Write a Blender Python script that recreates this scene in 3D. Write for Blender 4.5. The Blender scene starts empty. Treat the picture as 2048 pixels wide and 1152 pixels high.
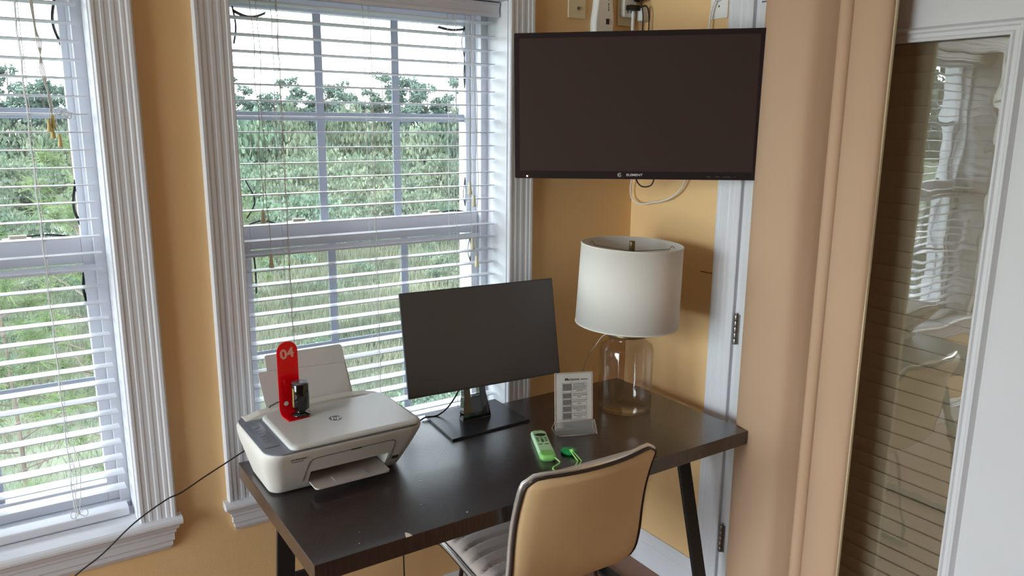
import bpy, bmesh, math, random
from mathutils import Vector, Matrix, Euler, noise
R = math.radians
PI = math.pi
S = bpy.context.scene
COL = S.collection
random.seed(11)

# ------------------------------------------------------------------ helpers
def wm(o):
    m = o.matrix_basis.copy()
    while o.parent:
        o = o.parent
        m = o.matrix_basis @ m
    return m

class MB:
    """collects geometry for ONE mesh"""
    def __init__(s):
        s.v = []; s.f = []; s.sm = []
    def add(s, vs, fs, smooth=False, m=None):
        n = len(s.v)
        s.v += [(m @ Vector(p)) if m else Vector(p) for p in vs]
        s.f += [[n + i for i in f] for f in fs]
        s.sm += [smooth] * len(fs)
        return s
    def box(s, x0, x1, y0, y1, z0, z1, m=None):
        vs = [(x, y, z) for z in (z0, z1) for y in (y0, y1) for x in (x0, x1)]
        return s.add(vs, [(0, 2, 3, 1), (4, 5, 7, 6), (0, 1, 5, 4), (2, 6, 7, 3), (0, 4, 6, 2), (1, 3, 7, 5)], False, m)
    def bar(s, a, b, w, h, up=(0, 0, 1)):
        """box section bar from a to b, w across, h along up"""
        a = Vector(a); b = Vector(b); d = (b - a).normalized(); up = Vector(up)
        side = d.cross(up).normalized(); u = side.cross(d).normalized()
        vs = []
        for p in (a, b):
            for sx, sy in ((-1, -1), (1, -1), (1, 1), (-1, 1)):
                vs.append(p + side * sx * w / 2 + u * sy * h / 2)
        return s.add(vs, [(0, 1, 2, 3), (7, 6, 5, 4), (0, 4, 5, 1), (1, 5, 6, 2), (2, 6, 7, 3), (3, 7, 4, 0)])
    def prism(s, pts, fn, t0, t1, smooth=False):
        """closed 2D profile pts swept from t0 to t1; fn(p, q, t) -> xyz"""
        n = len(pts)
        vs = [fn(p, q, t0) for p, q in pts] + [fn(p, q, t1) for p, q in pts]
        s.add(vs, [(i, (i + 1) % n, n + (i + 1) % n, n + i) for i in range(n)], smooth)
        return s.add(vs, [list(range(n))[::-1], list(range(n, 2 * n))])
    def tube(s, pts, r, n=8, closed=False, taper=None):
        pts = [Vector(p) for p in pts]; m = len(pts); rings = []
        t0 = (pts[1] - pts[0]).normalized()
        nrm = t0.orthogonal().normalized()
        for i, p in enumerate(pts):
            if closed:
                t = (pts[(i + 1) % m] - pts[i - 1]).normalized()
            else:
                t = (pts[min(i + 1, m - 1)] - pts[max(i - 1, 0)]).normalized()
            nrm = (nrm - t * nrm.dot(t))
            nrm = nrm.normalized() if nrm.length > 1e-6 else t.orthogonal().normalized()
            b = t.cross(nrm)
            rr = taper(i / (m - 1)) * r if taper else r
            rings.append([p + (nrm * math.cos(a) + b * math.sin(a)) * rr for a in [2 * PI * k / n for k in range(n)]])
        vs = [v for g in rings for v in g]; fs = []
        for i in range(m if closed else m - 1):
            j = (i + 1) % m
            for k in range(n):
                l = (k + 1) % n
                fs.append((i * n + k, i * n + l, j * n + l, j * n + k))
        s.add(vs, fs, True)
        if not closed:
            s.add(rings[0], [list(range(n))[::-1]]); s.add(rings[-1], [list(range(n))])
        return s
    def lathe(s, prof, n=48, m=None, caps=(True, True), smooth=True):
        """prof list of (r, z)"""
        vs = []; fs = []
        for r, z in prof:
            vs += [(r * math.cos(2 * PI * k / n), r * math.sin(2 * PI * k / n), z) for k in range(n)]
        for i in range(len(prof) - 1):
            for k in range(n):
                l = (k + 1) % n
                fs.append((i * n + k, i * n + l, (i + 1) * n + l, (i + 1) * n + k))
        s.add(vs, fs, smooth, m)
        b = (len(prof) - 1) * n
        if caps[0]: s.add(vs[:n], [list(range(n))[::-1]], False, m)
        if caps[1]: s.add(vs[b:], [list(range(n))], False, m)
        return s
    def loft(s, rings, closed_ring=True, caps=True, smooth=True):
        n = len(rings[0]); vs = [p for r in rings for p in r]; fs = []
        for i in range(len(rings) - 1):
            for k in range(n if closed_ring else n - 1):
                l = (k + 1) % n
                fs.append((i * n + k, i * n + l, (i + 1) * n + l, (i + 1) * n + k))
        s.add(vs, fs, smooth)
        if caps:
            s.add(rings[0], [list(range(n))[::-1]]); s.add(rings[-1], [list(range(n))])
        return s
    def build(s, name, mat, parent=None, world=True, bevel=0, seg=2, mats=None, auto=True):
        me = bpy.data.meshes.new(name)
        vs = s.v
        if parent is not None and world:
            inv = wm(parent).inverted(); vs = [inv @ v for v in vs]
        me.from_pydata([tuple(v) for v in vs], [], s.f)
        me.polygons.foreach_set('use_smooth', s.sm)
        bm = bmesh.new(); bm.from_mesh(me)
        if any(s.sm): bmesh.ops.remove_doubles(bm, verts=bm.verts, dist=1e-5)
        bmesh.ops.recalc_face_normals(bm, faces=bm.faces)
        bm.to_mesh(me); bm.free(); me.update()
        o = bpy.data.objects.new(name, me); COL.objects.link(o)
        if mat: me.materials.append(mat)
        if parent: o.parent = parent
        if bevel:
            b = o.modifiers.new('bevel', 'BEVEL'); b.width = bevel; b.segments = seg; b.limit_method = 'ANGLE'; b.angle_limit = R(40)
            b.harden_normals = False
        return o
    def raw(s, name, mat, parent=None):
        """no cleanup: for foliage cards"""
        me = bpy.data.meshes.new(name); me.from_pydata([tuple(v) for v in s.v], [], s.f)
        me.materials.append(mat)
        o = bpy.data.objects.new(name, me); COL.objects.link(o)
        if parent: o.parent = parent
        return o

def tag(o, label=None, cat=None, group=None, kind=None):
    if label: o['label'] = label
    if cat: o['category'] = cat
    if group: o['group'] = group
    if kind: o['kind'] = kind
    return o
def thing(name, label, cat, loc=(0, 0, 0), rot=(0, 0, 0), group=None):
    o = bpy.data.objects.new(name, None); COL.objects.link(o)
    o.location = loc; o.rotation_euler = rot; o.empty_display_size = .05
    return tag(o, label, cat, group)
def structure(o):
    o['kind'] = 'structure'; return o
def smoothstep(a, b, t):
    t = max(0, min(1, (t - a) / (b - a))); return t * t * (3 - 2 * t)
def spline(pts, k=10):
    """Catmull-Rom through pts"""
    P = [Vector(p) for p in pts]; P = [P[0] * 2 - P[1]] + P + [P[-1] * 2 - P[-2]]; out = []
    for i in range(1, len(P) - 2):
        for j in range(k):
            t = j / k
            out.append(.5 * ((2 * P[i]) + (-P[i-1] + P[i+1]) * t + (2*P[i-1] - 5*P[i] + 4*P[i+1] - P[i+2]) * t*t + (-P[i-1] + 3*P[i] - 3*P[i+1] + P[i+2]) * t**3))
    out.append(P[-2]); return out
def rrect(x0, x1, y0, y1, r, n=6):
    pts = []
    for cx, cy, a0 in ((x1 - r, y1 - r, 0), (x0 + r, y1 - r, 90), (x0 + r, y0 + r, 180), (x1 - r, y0 + r, 270)):
        for i in range(n + 1):
            a = R(a0 + 90 * i / n); pts.append((cx + r * math.cos(a), cy + r * math.sin(a)))
    return pts
def cut(o, cutter):
    """boolean-subtract cutter MB (world coords) from o, bake into its mesh"""
    c = cutter.build('cutter', None)
    md = o.modifiers.new('b', 'BOOLEAN'); md.operation = 'DIFFERENCE'; md.object = c; md.solver = 'EXACT'
    bpy.context.view_layer.update()
    dg = bpy.context.evaluated_depsgraph_get()
    me = bpy.data.meshes.new_from_object(o.evaluated_get(dg))
    o.modifiers.clear(); o.data = me
    bpy.data.objects.remove(c)
    return o
def text(name, body, size, mat, m, parent, depth=.0004, offset=0, shear=0, align='CENTER', sx=1):
    cu = bpy.data.curves.new('t', 'FONT'); cu.body = body; cu.size = size; cu.extrude = depth; cu.offset = offset
    cu.shear = shear; cu.align_x = align; cu.align_y = 'CENTER'; cu.resolution_u = 3
    t = bpy.data.objects.new('t', cu); COL.objects.link(t)
    bpy.context.view_layer.update()
    me = bpy.data.meshes.new_from_object(t.evaluated_get(bpy.context.evaluated_depsgraph_get()))
    bpy.data.objects.remove(t)
    M = wm(parent).inverted() @ m @ Matrix.Diagonal((sx, 1, 1, 1))
    me.transform(M); me.materials.clear(); me.materials.append(mat)
    o = bpy.data.objects.new(name, me); COL.objects.link(o); o.parent = parent
    return o
def frame(origin, xdir, ydir):
    x = Vector(xdir).normalized(); y = Vector(ydir); y = (y - x * y.dot(x)).normalized(); z = x.cross(y)
    m = Matrix((x, y, z)).transposed().to_4x4(); m.translation = Vector(origin); return m

# ------------------------------------------------------------------ materials
def srgb(r, g, b):
    f = lambda c: (c / 255 / 12.92) if c / 255 <= .04045 else ((c / 255 + .055) / 1.055) ** 2.4
    return (f(r), f(g), f(b), 1)
def mat(name, col, rough=.5, metal=0, noise_amt=0, noise_scale=20, bump=0, bump_scale=200, spec=.5, coat=0, trans=0, ior=1.45, stretch=(1, 1, 1), sheen=0, sss=0):
    m = bpy.data.materials.new(name); m.use_nodes = True; nt = m.node_tree; b = nt.nodes['Principled BSDF']
    b.inputs['Base Color'].default_value = col; b.inputs['Roughness'].default_value = rough; b.inputs['Metallic'].default_value = metal
    b.inputs['Specular IOR Level'].default_value = spec; b.inputs['Coat Weight'].default_value = coat; b.inputs['Transmission Weight'].default_value = trans
    b.inputs['IOR'].default_value = ior; b.inputs['Sheen Weight'].default_value = sheen
    tc = nt.nodes.new('ShaderNodeTexCoord'); mp = nt.nodes.new('ShaderNodeMapping'); mp.inputs['Scale'].default_value = stretch
    nt.links.new(tc.outputs['Object'], mp.inputs[0])
    n = nt.nodes.new('ShaderNodeTexNoise'); n.inputs['Scale'].default_value = noise_scale; n.inputs['Detail'].default_value = 4
    nt.links.new(mp.outputs[0], n.inputs[0])
    r = nt.nodes.new('ShaderNodeMapRange'); r.inputs['To Min'].default_value = 1 - noise_amt; r.inputs['To Max'].default_value = 1 + noise_amt
    nt.links.new(n.outputs[0], r.inputs[0])
    mx = nt.nodes.new('ShaderNodeMix'); mx.data_type = 'RGBA'; mx.blend_type = 'MULTIPLY'; mx.inputs['Factor'].default_value = 1
    mx.inputs['A'].default_value = col; nt.links.new(r.outputs[0], mx.inputs['B']); nt.links.new(mx.outputs['Result'], b.inputs['Base Color'])
    if bump:
        n2 = nt.nodes.new('ShaderNodeTexNoise'); n2.inputs['Scale'].default_value = bump_scale; n2.inputs['Detail'].default_value = 3
        nt.links.new(mp.outputs[0], n2.inputs[0])
        bp = nt.nodes.new('ShaderNodeBump'); bp.inputs['Strength'].default_value = bump; bp.inputs['Distance'].default_value = .002
        nt.links.new(n2.outputs[0], bp.inputs['Height']); nt.links.new(bp.outputs[0], b.inputs['Normal'])
    return m
def emit(name, col, s):
    m = bpy.data.materials.new(name); m.use_nodes = True; nt = m.node_tree; nt.nodes.clear()
    e = nt.nodes.new('ShaderNodeEmission'); e.inputs[0].default_value = col; e.inputs[1].default_value = s
    o = nt.nodes.new('ShaderNodeOutputMaterial'); nt.links.new(e.outputs[0], o.inputs[0]); return m
def thin_glass(name, tint=(1, 1, 1, 1), rough=0, wavy=0, ior=1.5, wscale=3, haze=0):
    m = bpy.data.materials.new(name); m.use_nodes = True; nt = m.node_tree; nt.nodes.clear()
    t = nt.nodes.new('ShaderNodeBsdfTransparent'); t.inputs[0].default_value = tint
    g = nt.nodes.new('ShaderNodeBsdfGlossy'); g.inputs['Roughness'].default_value = rough
    # Schlick reflectance that is the same from both faces of the sheet
    f0 = ((ior - 1) / (ior + 1)) ** 2
    lw_ = nt.nodes.new('ShaderNodeLayerWeight'); lw_.inputs['Blend'].default_value = .5
    pw = nt.nodes.new('ShaderNodeMath'); pw.operation = 'POWER'; pw.inputs[1].default_value = 5; nt.links.new(lw_.outputs['Facing'], pw.inputs[0])
    fr = nt.nodes.new('ShaderNodeMath'); fr.operation = 'MULTIPLY_ADD'; fr.inputs[1].default_value = 1 - f0; fr.inputs[2].default_value = f0; nt.links.new(pw.outputs[0], fr.inputs[0])
    mx = nt.nodes.new('ShaderNodeMixShader'); o = nt.nodes.new('ShaderNodeOutputMaterial')
    nt.links.new(fr.outputs[0], mx.inputs[0]); nt.links.new(t.outputs[0], mx.inputs[1]); nt.links.new(g.outputs[0], mx.inputs[2])
    last = mx
    if haze:
        df = nt.nodes.new('ShaderNodeBsdfDiffuse'); df.inputs[0].default_value = (.8, .85, .88, 1)
        m2 = nt.nodes.new('ShaderNodeMixShader'); m2.inputs[0].default_value = haze
        nt.links.new(mx.outputs[0], m2.inputs[1]); nt.links.new(df.outputs[0], m2.inputs[2]); last = m2
    nt.links.new(last.outputs[0], o.inputs[0])
    if wavy:
        tc = nt.nodes.new('ShaderNodeTexCoord'); n = nt.nodes.new('ShaderNodeTexNoise'); n.inputs['Scale'].default_value = wscale; n.inputs['Detail'].default_value = 1
        mp = nt.nodes.new('ShaderNodeMapping'); mp.inputs['Scale'].default_value = (1, 1.6, 1)
        nt.links.new(tc.outputs['Object'], mp.inputs[0]); nt.links.new(mp.outputs[0], n.inputs[0])
        bp = nt.nodes.new('ShaderNodeBump'); bp.inputs['Strength'].default_value = 1; bp.inputs['Distance'].default_value = wavy
        nt.links.new(n.outputs[0], bp.inputs['Height']); nt.links.new(bp.outputs[0], g.inputs['Normal'])
    return m

M = {}
M['wall'] = mat('yellow_paint', srgb(234, 195, 142), .65, noise_amt=.03, noise_scale=6, bump=.15, bump_scale=260)
M['white_wall'] = mat('ceiling_paint', srgb(232, 230, 224), .8, bump=.1, bump_scale=150)
M['trim'] = mat('white_trim_paint', srgb(218, 218, 224), .38, noise_amt=.015, noise_scale=30)
M['vinyl'] = mat('window_vinyl', srgb(222, 223, 230), .4)
M['muntin'] = mat('muntin_grey', srgb(182, 188, 202), .4)
M['slat'] = mat('blind_white', srgb(216, 216, 223), .35, noise_amt=.01)
M['cord'] = mat('cord_white', srgb(215, 213, 208), .7)
M['tassel'] = mat('tassel_ivory', srgb(228, 220, 186), .4)
M['tassel_old'] = mat('tassel_yellowed', srgb(200, 178, 112), .4)
M['gasket'] = mat('dark_gasket', srgb(40, 40, 44), .6)
M['lock'] = mat('lock_tan', srgb(214, 205, 184), .4)
M['glass'] = thin_glass('window_glass', (.97, .985, .98, 1), haze=.02)
M['door_glass'] = thin_glass('door_glass', (.93, .94, .92, 1), wavy=.0004, wscale=9, ior=2.8)
M['taupe'] = mat('taupe_blind', srgb(200, 182, 158), .55, noise_amt=.03)
M['door_paint'] = mat('door_white', srgb(212, 212, 215), .35, noise_amt=.01)
M['steel'] = mat('hinge_steel', srgb(150, 146, 140), .35, 1)
M['floor'] = mat('floor_wood', srgb(150, 112, 92), .4, noise_amt=.15, noise_scale=6, stretch=(1, 8, 1))
M['black_metal'] = mat('black_steel', srgb(34, 33, 36), .45, noise_amt=.04)
M['black'] = mat('black_plastic', srgb(20, 20, 22), .35)
M['gloss_black'] = mat('gloss_black', srgb(12, 12, 14), .08, coat=.5)
M['rubber'] = mat('black_rubber', srgb(18, 17, 18), .55)
M['tv_bezel'] = mat('tv_bezel', srgb(46, 37, 38), .2, spec=.3)
M['tv_screen'] = mat('tv_screen', srgb(64, 52, 49), .20, spec=.22)
M['mon_screen'] = mat('monitor_screen', srgb(82, 77, 77), .42, spec=.4, noise_amt=.02, noise_scale=3)
M['mon_edge'] = mat('monitor_edge', srgb(60, 60, 62), .4)
M['printer'] = mat('printer_grey', srgb(214, 210, 204), .5, bump=.08, bump_scale=900)
M['printer_lid'] = mat('printer_lid', srgb(206, 205, 203), .35, bump=.1, bump_scale=1200)
M['printer_trim'] = mat('printer_blue_grey', srgb(120, 126, 138), .35)
M['printer_panel'] = mat('printer_panel', srgb(104, 110, 124), .25)
M['printer_dark'] = mat('printer_groove', srgb(60, 56, 56), .6)
M['printer_tray'] = mat('printer_tray_pinkgrey', srgb(190, 178, 174), .45)
M['logo_grey'] = mat('logo_grey', srgb(92, 94, 100), .3)
M['logo_white'] = mat('logo_white', srgb(226, 224, 222), .4)
M['red'] = None
M['num'] = mat('numeral_pink', srgb(240, 178, 160), .4)
M['paper'] = mat('paper_white', srgb(236, 234, 232), .7)
M['ink'] = mat('ink', srgb(66, 62, 64), .7)
M['thumb'] = mat('printed_photo', srgb(110, 106, 104), .7, noise_amt=.75, noise_scale=420)
M['acrylic'] = thin_glass('clear_acrylic', (.95, .93, .91, 1), haze=.10, rough=.05)
M['acrylic_edge'] = mat('acrylic_edge', srgb(205, 188, 178), .2)
M['remote'] = mat('remote_pale_green', srgb(184, 224, 176), .4)
M['remote_low'] = mat('remote_green', srgb(140, 206, 112), .4)
M['green'] = mat('tag_green', srgb(22, 168, 92), .3)
M['lime'] = mat('cord_lime', srgb(168, 226, 128), .6)
M['lcd'] = mat('lcd_dark', srgb(40, 62, 44), .2)
M['btn'] = mat('button_dark', srgb(62, 96, 60), .5)
M['brass'] = mat('antique_brass', srgb(118, 100, 72), .4, .7)
M['wire'] = mat('harp_wire', srgb(150, 135, 112), .35, .8)
M['cream'] = mat('cream_leatherette', srgb(214, 182, 138), .5, noise_amt=.02, bump=.1, bump_scale=500)
M['cream_front'] = mat('cream_cushion', srgb(192, 176, 168), .42, bump=.1, bump_scale=500)
M['chrome'] = mat('chrome', srgb(232, 228, 224), .22, .75)
M['rod'] = mat('dark_rod', srgb(84, 74, 70), .25, .9)
M['piping'] = mat('dark_piping', srgb(48, 36, 30), .5)
M['ivory'] = mat('ivory_plate', srgb(228, 214, 180), .4)
M['white_plastic'] = mat('white_plastic', srgb(232, 230, 228), .35)
M['led'] = emit('led', (1, .75, .5, 1), 3)
M['curtain'] = None

def desk_mat():
    m = mat('espresso_wood', srgb(52, 38, 36), .36)
    nt = m.node_tree; b = nt.nodes['Principled BSDF']
    tc = nt.nodes.new('ShaderNodeTexCoord')
    # herringbone-ish patches: checker picks the direction of the grain scratches
    ck = nt.nodes.new('ShaderNodeTexChecker'); ck.inputs['Scale'].default_value = 5.5
    mp0 = nt.nodes.new('ShaderNodeMapping'); mp0.inputs['Rotation'].default_value = (0, 0, R(45)); mp0.inputs['Location'].default_value = (.013, .021, .013)
    nt.links.new(tc.outputs['Object'], mp0.inputs[0]); nt.links.new(mp0.outputs[0], ck.inputs[0])
    ns = []
    for ang in (45, -45):
        mp = nt.nodes.new('ShaderNodeMapping'); mp.vector_type = 'TEXTURE'; mp.inputs['Rotation'].default_value = (0, 0, R(ang)); mp.inputs['Scale'].default_value = (1, .06, 1)
        n = nt.nodes.new('ShaderNodeTexNoise'); n.inputs['Scale'].default_value = 16; n.inputs['Detail'].default_value = 5
        nt.links.new(tc.outputs['Object'], mp.inputs[0]); nt.links.new(mp.outputs[0], n.inputs[0]); ns.append(n)
    mx = nt.nodes.new('ShaderNodeMix'); mx.data_type = 'FLOAT'
    nt.links.new(ck.outputs['Fac'], mx.inputs[0]); nt.links.new(ns[0].outputs[0], mx.inputs[2]); nt.links.new(ns[1].outputs[0], mx.inputs[3])
    cr = nt.nodes.new('ShaderNodeValToRGB'); e = cr.color_ramp.elements
    e[0].position = .3; e[0].color = srgb(29, 20, 20); e[1].position = .72; e[1].color = srgb(56, 41, 39)
    nt.links.new(mx.outputs[0], cr.inputs[0]); nt.links.new(cr.outputs[0], b.inputs['Base Color'])
    bp = nt.nodes.new('ShaderNodeBump'); bp.inputs['Strength'].default_value = .35; bp.inputs['Distance'].default_value = .0012
    nt.links.new(mx.outputs[0], bp.inputs['Height']); nt.links.new(bp.outputs[0], b.inputs['Normal'])
    b.inputs['Roughness'].default_value = .34; b.inputs['Specular IOR Level'].default_value = .6; b.inputs['Coat Weight'].default_value = .9; b.inputs['Coat Roughness'].default_value = .24; b.inputs['Coat IOR'].default_value = 1.5
    return m
M['desk'] = desk_mat()

def red_mat():
    m = bpy.data.materials.new('red_acrylic'); m.use_nodes = True; nt = m.node_tree; b = nt.nodes['Principled BSDF']
    b.inputs['Base Color'].default_value = srgb(232, 10, 34); b.inputs['Roughness'].default_value = .12
    o = nt.nodes['Material Output']; tr = nt.nodes.new('ShaderNodeBsdfTranslucent'); tr.inputs[0].default_value = srgb(255, 20, 50)
    mx = nt.nodes.new('ShaderNodeMixShader'); mx.inputs[0].default_value = .45
    nt.links.new(b.outputs[0], mx.inputs[1]); nt.links.new(tr.outputs[0], mx.inputs[2]); nt.links.new(mx.outputs[0], o.inputs[0])
    return m
M['red'] = red_mat()
def fabric(name, c1, c2, tr):
    m = bpy.data.materials.new(name); m.use_nodes = True; nt = m.node_tree; b = nt.nodes['Principled BSDF']
    b.inputs['Base Color'].default_value = c1; b.inputs['Roughness'].default_value = .75; b.inputs['Sheen Weight'].default_value = .1
    tc = nt.nodes.new('ShaderNodeTexCoord'); n = nt.nodes.new('ShaderNodeTexNoise'); n.inputs['Scale'].default_value = 700
    bp = nt.nodes.new('ShaderNodeBump'); bp.inputs['Strength'].default_value = .15; bp.inputs['Distance'].default_value = .001
    nt.links.new(tc.outputs['Object'], n.inputs[0]); nt.links.new(n.outputs[0], bp.inputs['Height']); nt.links.new(bp.outputs[0], b.inputs['Normal'])
    o = nt.nodes['Material Output']; t = nt.nodes.new('ShaderNodeBsdfTranslucent'); t.inputs[0].default_value = c2
    mx = nt.nodes.new('ShaderNodeMixShader'); mx.inputs[0].default_value = tr
    nt.links.new(b.outputs[0], mx.inputs[1]); nt.links.new(t.outputs[0], mx.inputs[2]); nt.links.new(mx.outputs[0], o.inputs[0])
    return m
M['curtain'] = fabric('curtain_beige', srgb(206, 172, 142), srgb(232, 190, 136), .18)
M['shade'] = fabric('linen_shade', srgb(242, 238, 232), srgb(246, 236, 222), .22)

# ------------------------------------------------------------------ camera
CAMZ = 1.685
cam_d = bpy.data.cameras.new('camera'); cam = bpy.data.objects.new('camera', cam_d); COL.objects.link(cam)
yaw, pitch, roll, F = .588090459, .209331086, .00834439473, 1551.57634
fw = Vector((math.sin(yaw) * math.cos(pitch), math.cos(yaw) * math.cos(pitch), -math.sin(pitch)))
rt = Vector((math.cos(yaw), -math.sin(yaw), 0)); up = rt.cross(fw)
r2 = rt * math.cos(roll) + up * math.sin(roll); u2 = r2.cross(fw)
mm = Matrix((r2, u2, -fw)).transposed().to_4x4(); mm.translation = (0, 0, CAMZ)
cam.matrix_world = mm
cam_d.sensor_width = 36; cam_d.lens = F / 2048 * 36; cam_d.clip_start = .05; cam_d.clip_end = 2000
S.camera = cam

# ------------------------------------------------------------------ setting
WY, XR = 2.165, 1.975           # window wall face, right wall face
XL, YR, H = -3.3, -3.0, 2.62
OUT = 2.44                      # outer face of the window wall
WIN = [(-.639, .235), (.552, 1.424)]
ZS, ZH = .605, 2.07             # window opening bottom / head
# window wall with two holes
w = MB()
edges = [XL - .15] + [e for p in WIN for e in p] + [XR + .2]
w.box(edges[0], edges[1], WY, OUT, 0, H); w.box(edges[2], edges[3], WY, OUT, 0, H); w.box(edges[4], edges[5], WY, OUT, 0, H)
for a, b in WIN:
    w.box(a, b, WY, OUT, 0, ZS - .02); w.box(a, b, WY, OUT, ZH, H)
structure(w.build('wall_back', M['wall']))
DY0, DY1 = .70, 1.622           # door leaf span in Y
JY0, JY1 = DY0 - .022, DY1 + .028
w = MB(); w.box(XR, XR + .14, JY1, WY, 0, H); w.box(XR, XR + .14, YR, JY0, 0, H); w.box(XR, XR + .14, JY0, JY1, 2.07, H)
structure(w.build('wall_right', M['wall']))
# left wall, out of view, with one big window opening added for side light
w = MB(); lw = [(.25, 2.04)]
ys = [YR, .25, 2.04, WY]
w.box(XL - .15, XL, ys[0], ys[1], 0, H); w.box(XL - .15, XL, ys[2], ys[3], 0, H)
for a, b in lw: w.box(XL - .15, XL, a, b, 0, .30); w.box(XL - .15, XL, a, b, 2.45, H)
structure(w.build('wall_left', M['wall']))
w = MB(); w.box(XL - .15, XR + .14, YR - .15, YR, 0, H)
structure(w.build('wall_rear', mat('rear_wall_dark', srgb(140, 116, 94), .6, noise_amt=.1, noise_scale=5)))  # unseen wall; dark brown finish added to cut bounce onto the window wall
structure(MB().box(XL - .15, XR + .5, YR - .15, OUT, -.12, 0).build('floor', M['floor']))
structure(MB().box(XL - .15, XR + .2, YR - .15, OUT, H, H + .12).build('ceiling', M['white_wall']))

# baseboards
bp_prof = [(0, 0), (.018, 0), (.018, .092), (.0145, .097), (.0145, .104), (.012, .108), (.012, .120), (.005, .136), (0, .136)]
structure(MB().prism(bp_prof, lambda p, q, t: (XR - p, t, q), JY1 + .088, WY - .0005).build('baseboard_right', M['trim'], bevel=.0012))
structure(MB().prism(bp_prof, lambda p, q, t: (t, WY - p, q), XL, XR - .018).build('baseboard_back', M['trim'], bevel=.0012))

# fluted casing profile: p across the width (0 = opening side), q off the wall
CW = .092
cas = [(0, 0), (0, .014), (.003, .0165), (.010, .0165), (.012, .0152), (.022, .0152), (.024, .0163), (.030, .0163), (.033, .0156), (.042, .0158), (.045, .0170),
       (.053, .0173), (.056, .0166), (.064, .0168), (.067, .0186), (.073, .0192), (.077, .0190), (.081, .0212), (.088, .0216), (CW, .019), (CW, 0)]
SL_PITCH, SL_TOP = .04344, 2.001

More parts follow.
